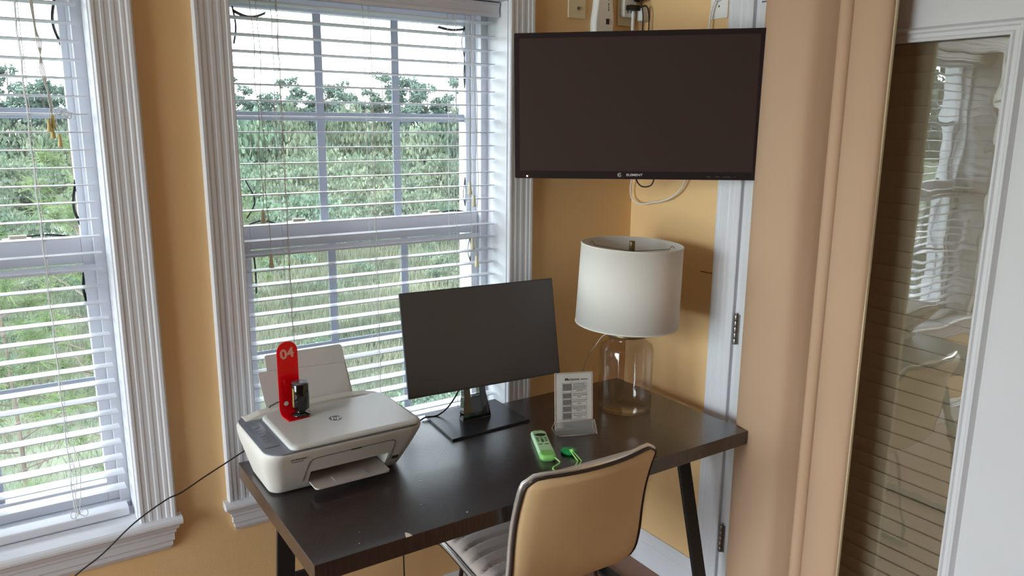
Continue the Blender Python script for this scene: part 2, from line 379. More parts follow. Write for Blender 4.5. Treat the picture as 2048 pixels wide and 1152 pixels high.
def window(idx, a, b):
    """structure parts of one double-hung window in opening a..b"""
    root = thing('window_%d' % idx, None, None, ((a + b) / 2, WY, ZS)); del_keys = None
    root['kind'] = 'structure'
    root['label'] = ('right white double-hung window with grilles, above the desk' if idx == 2 else 'left white double-hung window with grilles, cut by the photo edge')
    # side casings and head casing
    for s_, x in ((-1, a), (1, b)):
        MB().prism(cas, lambda p, q, t: (x + s_ * (p - .003), WY - q, t), ZS, ZH + .0).build('casing', M['trim'], root)
    MB().prism(cas, lambda p, q, t: (t, WY - q, ZH + p - .003), a - CW, b + CW).build('head_casing', M['trim'], root)
    # stool with nosing, apron with mitred returns
    st = [(-.13, 0), (-.0002, 0), (-.0002, -.022), (-.13, -.022)]
    MB().prism(st, lambda p, q, t: (t, WY - p, ZS + .012 + q), a + .001, b - .001).build('stool', M['trim'], root)
    mb = MB()
    hx = CW - .003 + .012
    mb.prism([(-0.0, 0), (.030, 0), (.037, -.004), (.040, -.010), (.040, -.016), (.034, -.021), (.028, -.022), (0, -.022)], lambda p, q, t: (t, WY - p, ZS + .012 + q), a - hx, b + hx)
    mb.build('stool_nosing', M['trim'], root)
    ap = [(.030, -.010), (.026, -.022), (.021, -.026), (.021, -.034), (.017, -.038), (.017, -.058), (.013, -.062), (.013, -.074), (.006, -.086), (0, -.090)]
    rings = []
    for q_, z in ap:
        e = hx - .006 + (q_ - .030) * 1.2
        rings.append([(a - e, WY, ZS + z), (a - e, WY - q_, ZS + z), (b + e, WY - q_, ZS + z), (b + e, WY, ZS + z)])
    MB().loft(rings, smooth=False).build('apron', M['trim'], root)
    # jamb liners and window unit frame
    j = MB(); t = .006
    j.box(a, a + t, WY, OUT, ZS, ZH); j.box(b - t, b, WY, OUT, ZS, ZH); j.box(a, b, WY, OUT, ZH - t, ZH)
    j.build('jamb', M['trim'], root)
    f = MB(); U0 = 2.285
    for s_, x in ((1, a), (-1, b)):
        for y0, y1, wd in ((U0, 2.302, .026), (2.302, 2.337, .016), (2.337, 2.345, .030), (2.345, 2.385, .018), (2.385, 2.42, .034)):
            xs = sorted((x + s_ * t, x + s_ * (t + wd))); f.box(xs[0], xs[1], y0, y1, ZS, ZH - t)
    f.box(a + t + .001, b - t - .001, U0 - .001, 2.419, ZH - t - .028, ZH - t - .0005); f.box(a + t + .001, b - t - .001, U0 - .01, 2.43, ZS - .0185, ZS + .029)
    f.build('window_frame', M['vinyl'], root, bevel=.001)
    def sash(name, y0, y1, z0, z1, rail_b, rail_t, stile, zg):
        m = MB(); x0, x1 = a + t + .018, b - t - .018
        m.box(x0, x0 + stile, y0, y1, z0, z1); m.box(x1 - stile, x1, y0, y1, z0, z1)
        m.box(x0 + stile, x1 - stile, y0, y1, z0, z0 + rail_b); m.box(x0 + stile, x1 - stile, y0, y1, z1 - rail_t, z1)
        s_ = m.build(name, M['vinyl'], root, bevel=.002)
        gx0, gx1, gz0, gz1 = x0 + stile, x1 - stile, z0 + rail_b, z1 - rail_t
        yc = (y0 + y1) / 2
        MB().box(gx0 - .004, gx1 + .004, yc - .002, yc + .002, gz0 - .004, gz1 + .004).build('pane', M['glass'], s_)
        # colonial grille of flat muntins on both faces of the pane
        g = MB(); wv = .026
        for k in (1, 2):
            xc = gx0 + (gx1 - gx0) * k / 3
            g.box(xc - wv / 2, xc + wv / 2, yc - .006, yc - .002, gz0, gz1)
        g.box(gx0, gx1, yc - .0065, yc - .002, zg - wv / 2, zg + wv / 2)
        g.build('grille', M['muntin'], s_, bevel=.0015)
        return s_, (gx0, gx1, gz0, gz1, yc)
    up_, ug = sash('upper_sash', 2.347, 2.383, 1.333, ZH - .034, .045, .035, .030, 1.70)
    lo_, lg = sash('lower_sash', 2.304, 2.336, ZS + .03, 1.382, .055, .068, .036, .985)
    # stepped top of the lower sash and its locks
    MB().box(a + .03, b - .03, 2.292, 2.304, 1.300, 1.312).build('lift_rail', M['vinyl'], lo_, bevel=.002)
    for x in (a + .21, b - .20):
        mb = MB(); mb.box(x - .032, x + .032, 2.308, 2.338, 1.382, 1.388)
        mb.prism(rrect(x - .018, x + .022, 2.310, 2.326, .006, 4), lambda p, q, tt: (p, q, tt), 1.388, 1.396)
        mb.build('sash_lock', M['lock'], lo_, bevel=.0015)
    # loose black weather-strip curling off the pane edges
    def curl(g, x, z0, z1, bulge, sd, parent):
        pts = []
        for i in range(17):
            u = i / 16; pts.append((x - sd * bulge * math.sin(PI * u) * (1 + .2 * math.sin(5 * u)), g[4] - .012 - .006 * math.sin(PI * u), z0 + (z1 - z0) * u))
        mb = MB(); vs = []
        for p in pts: vs += [(p[0], p[1], p[2]), (p[0] + sd * .006, p[1] + .010, p[2])]
        mb.add(vs, [(2 * i, 2 * i + 1, 2 * i + 3, 2 * i + 2) for i in range(16)], True)
        o = mb.build('weather_strip', M['gasket'], parent); md = o.modifiers.new('s', 'SOLIDIFY'); md.thickness = .0022
    def curlh(g, z, x0, x1, bulge, parent):
        vs = []
        for i in range(17):
            u = i / 16; zz = z + bulge * math.sin(PI * u)
            vs += [(x0 + (x1 - x0) * u, g[4] - .016, zz), (x0 + (x1 - x0) * u, g[4] - .006, zz - .005)]
        mb = MB(); mb.add(vs, [(2 * i, 2 * i + 1, 2 * i + 3, 2 * i + 2) for i in range(16)], True)
        o = mb.build('weather_strip', M['gasket'], parent); md = o.modifiers.new('s', 'SOLIDIFY'); md.thickness = .0022
    if idx == 2:
        curl(ug, ug[1], 1.90, 2.01, .012, 1, up_); curl(ug, ug[1], 1.80, 1.90, .006, 1, up_); curl(ug, ug[1], 1.40, 1.50, .010, 1, up_)
        curl(ug, ug[0] + .012, 1.40, 1.52, -.022, 1, up_); curl(ug, ug[0] + .004, 1.90, 2.01, -.006, 1, up_)
        curlh(ug, ug[2] + .004, ug[0] + .012, ug[0] + .10, .012, up_); curlh(ug, ug[2] + .004, ug[1] - .11, ug[1], .008, up_)
        curlh(lg, lg[3] - .014, ug[0] + .02, ug[0] + .11, -.004, lo_); curl(lg, lg[1], 1.21, 1.305, .012, 1, lo_)
        curl(lg, ug[0] + .012, 1.18, 1.29, .0, 1, lo_); curlh(ug, ug[3] - .008, ug[0] + .01, ug[0] + .10, -.014, up_); curlh(ug, ug[3] - .006, ug[1] - .10, ug[1], -.006, up_)
    else:
        curl(ug, ug[1], 1.87, 2.00, .012, 1, up_); curl(ug, ug[1], 1.41, 1.53, .010, 1, up_)
        curlh(ug, ug[2] + .004, ug[1] - .16, ug[1] - .02, .010, up_); curl(lg, lg[1], 1.20, 1.30, .006, 1, lo_)
    return root
for i, (a, b) in enumerate(WIN): window(i + 1, a, b)
# frame and pane of the unseen left-wall window added for side light
for i, (a, b) in enumerate(lw):
    f = MB()
    for y in (a, (a + b) / 2 - .02, b - .04): f.box(XL - .1, XL - .06, y, y + .04, .30, 2.45)
    for z in (.30, 1.33, 2.41): f.box(XL - .1, XL - .06, a, b, z, z + .04)
    o = structure(f.build('window_%d' % (i + 3), M['vinyl']))
    MB().box(XL - .083, XL - .079, a, b, .30, 2.45).build('pane', M['glass'], o)

# ------------------------------------------------------------------ blinds
def tassel_mb(x, y, z, s=1.0):
    m = MB(); m.lathe([(.0025 * s, .018 * s), (.0045 * s, .016 * s), (.0048 * s, .004 * s), (.0062 * s, -.008 * s), (.0078 * s, -.018 * s), (.0075 * s, -.021 * s)], 14, Matrix.Translation((x, y, z)))
    return m
def slat_mesh(x0, x1):
    # slightly crowned 2-inch slat
    n = 8; w_ = .0495; pts = []
    for i in range(n + 1):
        u = i / n * 2 - 1; pts.append((u * w_ / 2, .0016 * (1 - u * u) + .0011))
    for i in range(n, -1, -1):
        u = i / n * 2 - 1; pts.append((u * w_ / 2, .0016 * (1 - u * u) - .0011))
    m = MB(); m.prism(pts, lambda p, q, t: (t, p, q), x0, x1)
    return m
def blind(idx, a, b):
    x0, x1 = a + .016, b - .020; yc = 2.240
    label = ('white horizontal blind hanging in the right window, behind the computer screen' if idx == 2 else 'white horizontal blind in the left window, its cord tassels tied in a bunch')
    root = thing('window_blind', label, 'blind', ((a + b) / 2, yc, ZH - .01), group='white blinds in the two windows')
    MB().box(a + .008, b - .008, 2.214, 2.262, 2.028, 2.063).build('headrail', M['slat'], root, bevel=.001)
    val = [(0, 2.018), (.004, 2.016), (.010, 2.018), (.012, 2.026), (.009, 2.032), (.009, 2.046), (.013, 2.052), (.013, 2.060), (0, 2.062)]
    MB().prism(val, lambda p, q, t: (t, 2.214 - p, q), a + .008, b - .012).build('valance', M['slat'], root)
    protos = None; k = 0; z = SL_TOP
    inv = wm(root).inverted()
    nsl = 31
    for k in range(nsl):
        z = SL_TOP - k * SL_PITCH
        if protos is None:
            o = slat_mesh(x0, x1).build('slat', M['slat'], None); protos = o.data
        else:
            o = bpy.data.objects.new('slat', protos); COL.objects.link(o)
        o.parent = root
        o.matrix_basis = inv @ Matrix.Translation((0, yc, z)) @ Matrix.Rotation(R(random.uniform(-.6, .6) - 2.2), 4, 'X')
    zb = ZS + .0125
    MB().prism(rrect(-.027, .027, 0, .024, .006, 3), lambda p, q, t: (t, yc + p, zb + q + .001), x0, x1).build('bottom_rail', M['slat'], root)
    for off in (.128, .402, .688):
        x = a + .016 + off if idx == 2 else b - .020 - off
        for yy in (yc - .0265, yc + .0265):
            m = MB(); m.tube([(x + .0015 * math.sin(i * 1.7), yy, zb + .02 + (2.03 - zb - .02) * i / 40) for i in range(41)], .0011, 5)
            for k in range(nsl if yy < yc else 0):
                z = SL_TOP - k * SL_PITCH - .004
                m.tube([(x, yy, z + .002), (x + .004, yy + .012, z + .0), (x + .006, yc, z), (x + .004, 2 * yc - yy - .012, z), (x, 2 * yc - yy, z + .002)], .0008, 4)
            m.build('ladder_cord', M['cord'], root)
        MB().tube([(x + .006, yc, zb + .02), (x + .006, yc, 2.03)], .0009, 5).build('lift_cord', M['cord'], root)
    yf = yc - .032
    if idx == 2:
        cords = [(.626, 1.423, .001), (.640, 1.294, -.001), (1.300, 1.476, .004), (1.315, 1.434, .010), (1.309, 1.292, -.004), (1.326, 1.231, .006)]
        for x, zt, sw in cords:
            pts = [(x + sw * math.sin(PI * i / 14) * (1 if i < 10 else 1.4) + .003 * math.sin(i * .9 + x * 30), yf - .001 * (i % 2), zt + .012 + (2.028 - zt - .012) * i / 20) for i in range(21)]
            c = MB().tube(spline(pts, 3), .0010, 5).build('pull_cord', M['cord'], root)
            tassel_mb(pts[0][0], yf, zt, 1.0).build('tassel', M['tassel'], c)
    else:
        tx, tz = .137, 1.700
        spots = [(0, 1.682, M['tassel_old']), (-.009, 1.672, M['tassel_old']), (-.003, 1.656, M['tassel_old']), (.010, 1.636, M['tassel_old'])]
        for i, (dx, zt, mt) in enumerate(spots):
            x = tx + dx
            top = .105 + .008 * i
            pts = [(x, yf - .004 * (i % 2), zt + .014), (tx - .004 + .002 * i, yf, 1.725), (.131 - .003 * i, yf, 1.80), (.122 + .003 * i, yf, 1.86), (.120 + .001 * i, yf, 1.90), (.112 + .004 * i, yf, 2.028)]
            c = MB().tube(spline(pts, 8), .0011, 5).build('pull_cord', M['cord'], root)
            tassel_mb(x, yf - .004 * (i % 2), zt, .78).build('tassel', mt, c)
        # bunched knot of slack cord beside the tassels, bow at the bottom rail
        kn = []
        for i in range(60):
            u = i / 59 * 9 * PI
            kn.append((tx + .012 + .030 * i / 59 + .007 * math.sin(u), yf + .004 * math.sin(u * .7), 1.704 - .012 * i / 59 + .008 * math.cos(u)))
        MB().tube(kn, .0011, 4).build('cord_knot', M['cord'], root)
        bw = []
        for i in range(50):
            u = i / 49 * 2 * PI
            bw.append((.096 + .020 * math.sin(u), yf - .004, .662 + .010 * math.sin(2 * u)))
        MB().tube(bw, .0011, 5).tube(spline([(.096, yf - .002, .662), (.091, yf - .002, .70), (.099, yf - .002, .76), (.094, yf, .82)], 8), .001, 5).tube(spline([(.096, yf - .002, .662), (.105, yf - .002, .72), (.109, yf - .002, .80), (.098, yf, .86)], 8), .001, 5).build('cord_bow', M['cord'], root)
    return root
for i, (a, b) in enumerate(WIN): blind(i + 1, a, b)

# ------------------------------------------------------------------ door on the right wall
def door():
    root = thing('door_1', None, None, (XR, (DY0 + DY1) / 2, 0)); root['kind'] = 'structure'
    root['label'] = 'white full-glass door on the right, half hidden by the beige curtain'
    for s_, y in ((1, JY1 - .006), (-1, JY0 + .006)):
        MB().prism(cas, lambda p, q, t: (XR - q, y + s_ * p, t), 0, 2.07).build('door_casing', M['trim'], root)
    MB().prism(cas, lambda p, q, t: (XR - q, t, 2.068 + p), JY0 - CW + .006, JY1 + CW - .006).build('door_casing', M['trim'], root)
    j = MB()
    j.box(XR + .0005, XR + .138, JY1 - .022, JY1 - .0005, 0, 2.068); j.box(XR + .0005, XR + .138, JY0 + .0005, JY0 + .020, 0, 2.068); j.box(XR + .0005, XR + .138, JY0 + .02, JY1 - .022, 2.048, 2.068)
    j.build('jamb', M['trim'], root, bevel=.001)
    LX0, LX1 = XR - .010, XR + .034
    gy0, gy1, gz0, gz1 = .905, 1.475, .22, 1.893
    m = MB(); m.box(LX0, LX1, DY0, gy0, .006, 2.042); m.box(LX0, LX1, gy1, DY1, .006, 2.042)
    m.box(LX0, LX1, gy0, gy1, .006, gz0); m.box(LX0, LX1, gy0, gy1, gz1, 2.042)
    leaf = m.build('door_leaf', M['door_paint'], root)
    # raised moulding round the glass
    pf = [(0, 0), (0, .010), (.006, .012), (.010, .008), (.018, .008), (.022, .013), (.028, .013), (.032, .006), (.036, 0)]
    mm_ = MB(); rings = []
    for cy, cz in ((-1, -1), (1, -1), (1, 1), (-1, 1)):
        rings.append([(LX0 - q, (gy0 - p + .002) if cy < 0 else (gy1 + p - .002), (gz0 - p + .002) if cz < 0 else (gz1 + p - .002)) for p, q in pf])
    rings.append(rings[0])
    mm_.loft(rings, closed_ring=False, caps=False, smooth=False).build('glass_moulding', M['door_paint'], leaf)
    MB().box(XR + .004, XR + .008, gy0, gy1, gz0, gz1).build('pane', M['door_glass'], leaf)
    # hinges
    for z in (.29, 1.035, 1.80):
        hm = MB()
        for k in range(5):
            hm.lathe([(.0072, 0), (.0072, .0185)], 16, Matrix.Translation((XR - .014, DY1 + .006, z - .05 + k * .0198)))
        hm.lathe([(.005, -.004), (.0065, .004)], 12, Matrix.Translation((XR - .014, DY1 + .006, z + .05)))
        hm.box(XR - .012, XR - .0095, DY1 - .008, DY1 + .004, z - .05, z + .05)
        hm.box(XR - .0125, XR - .0015, DY1 + .008, DY1 + .012, z - .05, z + .05)
        hm.build('hinge', M['steel'], root, bevel=.0006)
    return root
door()
# closed taupe blind right behind the door glass
bl = thing('door_blind', 'closed taupe slatted blind behind the glass of the door', 'blind', (XR + .055, 1.19, 1.9))
sm = None
for k in range(42):
    z = 1.925 - k * .0425
    if z < .2: break
    if sm is None:
        o = slat_mesh(.87, 1.51).build('slat', M['taupe'], None); sm = o.data
    else:
        o = bpy.data.objects.new('slat', sm); COL.objects.link(o)
    o.parent = bl
    o.matrix_basis = wm(bl).inverted() @ Matrix.Translation((XR + .055, 0, z)) @ Matrix.Rotation(R(90), 4, 'Z') @ Matrix.Rotation(R(77), 4, 'X')
MB().box(XR + .038, XR + .072, .87, 1.51, 1.945, 1.985).build('headrail', M['taupe'], bl)
# added solid backing behind it, stops light leaking between the slats
structure(MB().box(XR + .141, XR + .20, JY0 - .1, JY1 + .1, 0, 2.2).build('door_backing', M['taupe']))

# ------------------------------------------------------------------ curtain
def curtain():
    root = thing('curtain', 'long beige curtain panel hanging in deep folds in front of the door', 'curtain', (1.90, 1.38, 0))
    # plan path of the folds (x, y), from the wall side towards the camera
    path = [(1.944, 1.520), (1.938, 1.555), (1.920, 1.562), (1.895, 1.535), (1.878, 1.490), (1.872, 1.430), (1.880, 1.378), (1.912, 1.345), (1.945, 1.322),
            (1.935, 1.303), (1.900, 1.306), (1.884, 1.290), (1.898, 1.268), (1.948, 1.272), (1.925, 1.260), (1.893, 1.262), (1.878, 1.245), (1.868, 1.215), (1.866, 1.18), (1.872, 1.152), (1.884, 1.142)]
    pl = spline([(x, y, 0) for x, y in path], 6)
    rings = []; nz = 26
    for k in range(nz + 1):
        z = .03 + (2.28 - .03) * k / nz; row = []
        for i, p in enumerate(pl):
            u = i / (len(pl) - 1)
            wob = .004 * math.sin(z * 2.1 + u * 9) + .003 * math.sin(z * 4.3 + u * 17)
            row.append((p.x + wob * .8 * smoothstep(0, .1, u), p.y + wob * .5, z))
        rings.append(row)
    m = MB(); m.loft(rings, closed_ring=False, caps=False)
    o = m.build('curtain_panel', M['curtain'], root)
    md = o.modifiers.new('s', 'SOLIDIFY'); md.thickness = .003; md.offset = 0
    # pale lining hem along the leading edge
    hm = MB(); hm.loft([[(pl[-1].x + .004, pl[-1].y - .002, z), (pl[-1].x - .006, pl[-1].y - .0035, z), (pl[-3].x - .003, pl[-3].y - .003, z)] for z in (.03, 2.28)], closed_ring=False, caps=False)
    h = hm.build('side_hem', fabric('hem_pale', srgb(232, 214, 178), srgb(240, 210, 150), .2), o)
    md = h.modifiers.new('s', 'SOLIDIFY'); md.thickness = .0015
    return root
curtain()
rod = thing('curtain_rod', 'metal rod over the door that carries the beige curtain', 'curtain rod', (1.89, 1.2, 2.31))
MB().tube([(1.89, .45, 2.31), (1.89, 1.72, 2.31)], .012, 16).build('rod', M['steel'], rod)
for y in (.5, 1.67):
    MB().tube([(1.89, y, 2.31), (XR - .001, y, 2.31)], .007, 10).build('bracket', M['steel'], rod)
for i in range(8):
    y = 1.15 + i * .055
    MB().tube([(1.89 + .018 * math.cos(a), y, 2.298 + .018 * math.sin(a)) for a in [2 * PI * k / 20 for k in range(20)]], .0025, 6, closed=True).build('ring', M['steel'], rod)

# ------------------------------------------------------------------ desk
DX0, DX1, DYF, DYB, DZ, DT = .484, 1.872, 1.479, 2.092, .755, .044
def desk():
    root = thing('desk', 'dark espresso wood desk with slanted black metal legs under the window', 'desk', ((DX0 + DX1) / 2, (DYF + DYB) / 2, 0))
    MB().box(DX0, DX1, DYF, DYB, DZ - DT, DZ).build('desktop', M['desk'], root, bevel=.0015)
    zt = DZ - DT
    for x in (.565, 1.795):
        MB().bar((x, 1.695, zt - .004), (x, 1.508, .008), .05, .012, (0, 1, 0)).build('leg', M['black_metal'], root, bevel=.001)
        MB().bar((x, 1.930, zt - .004), (x, 2.060, .008), .05, .012, (0, 1, 0)).build('leg', M['black_metal'], root, bevel=.001)
        MB().box(x - .025, x + .025, 1.502, 2.066, 0, .012).build('foot_bar', M['black_metal'], root, bevel=.001)
        MB().box(x - .025, x + .025, 1.66, 1.96, zt - .008, zt).build('top_plate', M['black_metal'], root, bevel=.001)
    MB().box(.59, 1.77, 1.972, 1.984, .405, .440).build('stretcher', M['black_metal'], root, bevel=.001)
    # chipped veneer on the front edge showing pale board
    c = MB(); c.prism([(.700, DYF - .0006), (.716, DYF - .0006), (.7145, DYF + .009), (.711, DYF + .017), (.707, DYF + .020), (.704, DYF + .012)], lambda p, q, t: (p, q, t), DZ - .0005, DZ + .0005)
    tag(c.build('veneer_chip', mat('chip_pale', srgb(226, 214, 200), .8), root), 'pale chipped spot in the dark veneer')
    c = MB()
    for x, y, r_ in ((.878, 1.506, .0026), (.80, 1.60, .0012), (.62, 1.56, .001), (.60, 1.512, .0014), (.86, 1.72, .0011)):
        c.lathe([(r_, 0), (r_ * .8, .0005)], 8, Matrix.Translation((x, y, DZ)))
    c.build('paint_speck', M['white_plastic'], root)
    return root
desk()

# ------------------------------------------------------------------ chair
def chair():
    cx = 1.1925
    root = thing('desk_chair', 'cream leatherette armless chair with chrome rim, tucked under the desk', 'chair', (cx, 1.62, 0), (0, 0, R(-1.5)))
    # centre line of the one-piece shell, (y, z) world before yaw
    prof = spline([(0, 1.408, .853), (0, 1.432, .79), (0, 1.452, .72), (0, 1.463, .65), (0, 1.470, .58), (0, 1.484, .520), (0, 1.515, .478), (0, 1.57, .460), (0, 1.66, .458), (0, 1.78, .466), (0, 1.86, .466), (0, 1.905, .452), (0, 1.925, .425)], 8)
    fine = [prof[0]]; step = .0048
    for i in range(1, len(prof)):
        d = (prof[i] - prof[i-1]).length; m_ = max(1, round(d / step))
        for q in range(1, m_ + 1): fine.append(prof[i-1].lerp(prof[i], q / m_))
    prof = fine
    hw = .2075; n = len(prof)
    tans = [(prof[min(i + 1, n - 1)] - prof[max(i - 1, 0)]).normalized() for i in range(n)]
    nors = [Vector((0, -t.z, t.y)) for t in tans]      # faces the sitter
    arc = [0]
    for i in range(1, n): arc.append(arc[-1] + (prof[i] - prof[i-1]).length)
    L = arc[-1]
    def halfw(s):           # rounded top corners and front corners
        d0 = s; d1 = L - s; w_ = hw
        for d, r_ in ((d0, .030), (d1, .04)):
            if d < r_: w_ = min(w_, hw - r_ + math.sqrt(max(0, r_ * r_ - (r_ - d) ** 2)))
        return w_ + .002 * math.sin(s * 5)
    def bow(z, u):          # backrest wraps round the sitter
        return -.030 * (1 - u * u) * smoothstep(.50, .80, z)
    def pt(i, u, off):
        p = prof[i] + nors[i] * off
        return Vector((cx + u * halfw(arc[i]), p.y + bow(p.z, u), p.z))
    NU = 24
    def shell(o0, o1, chan=False, inset=0):
        rows0 = []; rows1 = []
        for i in range(n):
            r0 = []; r1 = []
            for k in range(NU + 1):
                u = (k / NU * 2 - 1) * (1 - inset)
                e = 1 - smoothstep(.86, 1.0, abs(k / NU * 2 - 1)) * .75
                e *= .25 + .75 * smoothstep(0, .02, arc[i]) * smoothstep(0, .02, L - arc[i])
                puff = 0
                if chan:
                    c = ((arc[i] + .030 * abs(u) ** 4) / .055) % 1
                    puff = -.018 * math.exp(-((min(c, 1 - c)) / .075) ** 2) * (1 - smoothstep(.80, .95, abs(u)))
                r0.append(pt(i, u, o0)); r1.append(pt(i, u, o0 + (o1 - o0) * e + puff))
            rows0.append(r0); rows1.append(r1)
        m = MB()
        rings = [rows0[i] + rows1[i][::-1] for i in range(n)]
        m.loft(rings, closed_ring=True, caps=True)
        return m
    # finer sampling for the channels
    rootm = wm(root)
    def put(m, name, mt, par=root):
        # vertices are given before the chair's yaw: turn them about the base
        piv = Vector((cx, 1.62, 0)); rot = Matrix.Rotation(R(-1.5), 4, 'Z')
        m.v = [rot @ (v - piv) + piv + Vector((0, -.009, 0)) for v in m.v]
        return m.build(name, mt, par)
    put(shell(-.004, -.017), 'back_shell', M['cream'])
    put(shell(.004, .026, True, .03), 'seat_cushion', M['cream_front'])
    def edge_path(off, grow):
        pts = []
        for i in range(n - 1, -1, -4): pts.append(pt(i, -1 - grow, off))
        top = [pt(0, u, off) for u in [k / 14 * 2 - 1 for k in range(1, 14)]]
        pts2 = []
        for i in range(0, n, 4): pts2.append(pt(i, 1 + grow, off))
        for t_ in top: t_.z += .003
        return pts + top + pts2
    def edge_front():
        return [pt(n - 1, u, 0) for u in [k / 10 * 2 - 1 for k in range(11)]]
    put(MB().tube(edge_path(0.004, .012), .0068, 10), 'chrome_rim', M['chrome'])
    put(MB().tube(edge_path(-.007, .008), .0042, 8), 'piping', M['piping'])
    put(MB().tube(edge_front(), .006, 8), 'front_rail', M['chrome'])
    # chrome rod legs: sled-like pairs and a cross frame
    for sx in (-1, 1):
        for (y0, y1, nm) in ((1.80, 1.86, 'leg'), (1.60, 1.52, 'leg')):
            put(MB().tube([(cx + sx * .165, y0, .446), (cx + sx * .165, y0 + .0, .430), (cx + sx * .19, y1, .012)], .0065, 10), nm, M['rod'])
        put(MB().tube([(cx + sx * .19, 1.50, .009), (cx + sx * .19, 1.88, .009)], .009, 10), 'floor_runner', M['rod'])
        put(MB().tube([(cx + sx * .165, 1.56, .440), (cx + sx * .165, 1.84, .440)], .007, 8), 'seat_rail', M['chrome'])
        put(MB().tube([(cx + sx * .168, 1.79, .40), (cx + sx * .06, 1.70, .442)], .005, 8), 'brace', M['rod'])
    return root
chair()

# ------------------------------------------------------------------ printer
def printer():
    root = thing('printer', 'light grey printer on the left end of the desk, paper tray raised', 'printer', (.68, 1.9, DZ))
    def sec(z):
        u = (z - DZ) / .148
        x0 = .503 - .035 * min(1, u * 1.25); x1 = .858 + .035 * min(1, u * 1.2); y0 = 1.842 - .102 * u ** .9; y1 = 2.035 + .015 * u
        return x0, x1, y0, y1, .032 + .012 * u
    rings = []
    for u in (0, .008, .03, .10, .25, .4, .55, .7, .85, .94, .98, 1):
        z = DZ + .002 + .146 * u; x0, x1, y0, y1, r_ = sec(z)
        d = .012 * (1 - u / .03) ** 2 if u < .03 else (.005 * ((u - .94) / .06) ** 2 if u > .94 else 0)
        rings.append([(x, y, z) for x, y in rrect(x0 + d, x1 - d, y0 + d, y1 - d, r_, 8)])
    m = MB(); m.loft(rings); body = m.build('printer_body', M['printer'], root)
    # paper slot hollow
    c = MB(); c.box(.590, .803, 1.70, 1.93, .776, .820); cut(body, c)
    for p in body.data.polygons: p.use_smooth = True
    md = body.modifiers.new('ws', 'EDGE_SPLIT'); md.split_angle = R(35)
    MB().box(.592, .801, 1.90, 1.925, .777, .819).build('slot_back', M['printer_dark'], root)
    # thin blue-grey trim plate round the lid
    x0, x1, y0, y1, r_ = sec(DZ + .148)
    MB().prism(rrect(x0 + .004, x1 - .004, y0 + .004, y1 - .004, r_, 8), lambda p, q, t: (p, q, t), .9005, .9045).build('top_trim', M['printer_trim'], root, bevel=.0012)
    # scanner lid
    lr = []
    for z, d in ((.905, .004), (.907, .0), (.913, .0), (.9165, .003), (.918, .010)):
        lr.append([(x, y, z) for x, y in rrect(.528 + d, .880 - d, 1.7415 + d, 2.000 - d, .020, 8)])
    MB().loft(lr).build('scanner_lid', M['printer_lid'], root)
    # control panel
    MB().prism(rrect(.480, .5185, 1.800, 1.985, .006, 4), lambda p, q, t: (p, q, t), .9045, .9062).build('control_panel', M['printer_panel'], root, bevel=.0005)
    for y, a in ((1.955, .010), (1.930, .010), (1.898, .006), (1.875, .006), (1.852, .006)):
        pass
    bm_ = MB(); bm_.lathe([(.010, 0), (.009, .001)], 20, Matrix.Translation((.499, 1.945, .9062)))
    bm_.build('panel_button', M['printer_trim'], root)
    pm = MB()
    for y in (1.915, 1.895, 1.875, 1.855, 1.835): pm.box(.492, .506, y, y + .0025, .9062, .9066)
    pm.build('panel_mark', M['logo_grey'], root)
    # front access door outline as a fine groove standing on the sloping front
    def fy(z): return sec(z)[2]
    def P(x, z, o=.0006): return (x, fy(z) - o, z)
    gl = [P(.575, .790), P(.577, .83), P(.580, .855), P(.590, .866), P(.62, .868), P(.70, .869), P(.79, .8695), P(.806, .866), P(.812, .856), P(.812, .80), P(.806, .79)]
    MB().tube(spline(gl, 6), .0008, 4).build('door_groove', M['printer_dark'], root)
    MB().prism([(-.014, -.002), (.014, -.002), (.016, .003), (-.012, .003)], lambda p, q, t: (.700 + p, fy(.869) + t, .869 + q), -.0012, .004).build('door_notch', M['printer_dark'], root)
    # output tray
    tr = MB(); tr.prism(rrect(.594, .799, 1.772, 1.90, .010, 5), lambda p, q, t: (p, q, t), .776, .7805)
    tr.build('output_tray', M['printer_tray'], root, bevel=.001)
    MB().box(.65, .74, 1.785, 1.82, .7805, .7822).build('tray_stop', M['printer_tray'], root, bevel=.001)
    # small dark label right of the slot
    q = MB(); q.prism([(-.009, -.006), (.009, -.006), (.009, .006), (-.009, .006)], lambda p, q_, t: (.829 + p, fy(.797 + q_) + t, .797 + q_), -.0010, .003); q.build('badge', M['printer_dark'], root)
    # raised rear paper tray (two telescoping leaves) leaning back
    def lean(x, z, o=0): return (x, 2.030 + (z - .90) * .32 + o, z)
    tx = MB(); tx.prism([(.575, .900), (.806, .900), (.792, 1.050), (.786, 1.054), (.574, 1.054), (.570, 1.050)], lambda p, q_, t: lean(p, q_, t), 0, .0030)
    tx.build('paper_support', M['printer_lid'], root, bevel=.0008)
    tx = MB(); tx.prism([(.556, .900), (.575, .900), (.800, .900), (.792, 1.000), (.790, 1.004), (.548, 1.015), (.545, 1.010)], lambda p, q_, t: lean(p, q_, t), -.0045, -.0010)
    tx.build('paper_guide', M['printer_lid'], root, bevel=.0008)
    # low hump behind the lid at the foot of the tray
    MB().loft([[(x, 2.002, .904), (x, 2.006, .904 + h), (x, 2.030, .906 + h * 1.15), (x, 2.048, .904)] for x, h in ((.490, .002), (.53, .012), (.58, .016), (.78, .016), (.83, .012), (.872, .002))], smooth=False).build('tray_hood', M['printer'], root)
    # logo
    lg = MB(); lg.lathe([(.0165, 0), (.0165, .0007)], 40, Matrix.Translation((.687, 1.868, .918)))
    lgo = lg.build('logo', M['logo_grey'], root)
    text('logo_letters', 'hp', .028, M['logo_white'], frame((.6875, 1.867, .9190), (1, 0, 0), (0, 1, 0)), lgo, .0003, .0004, .25)
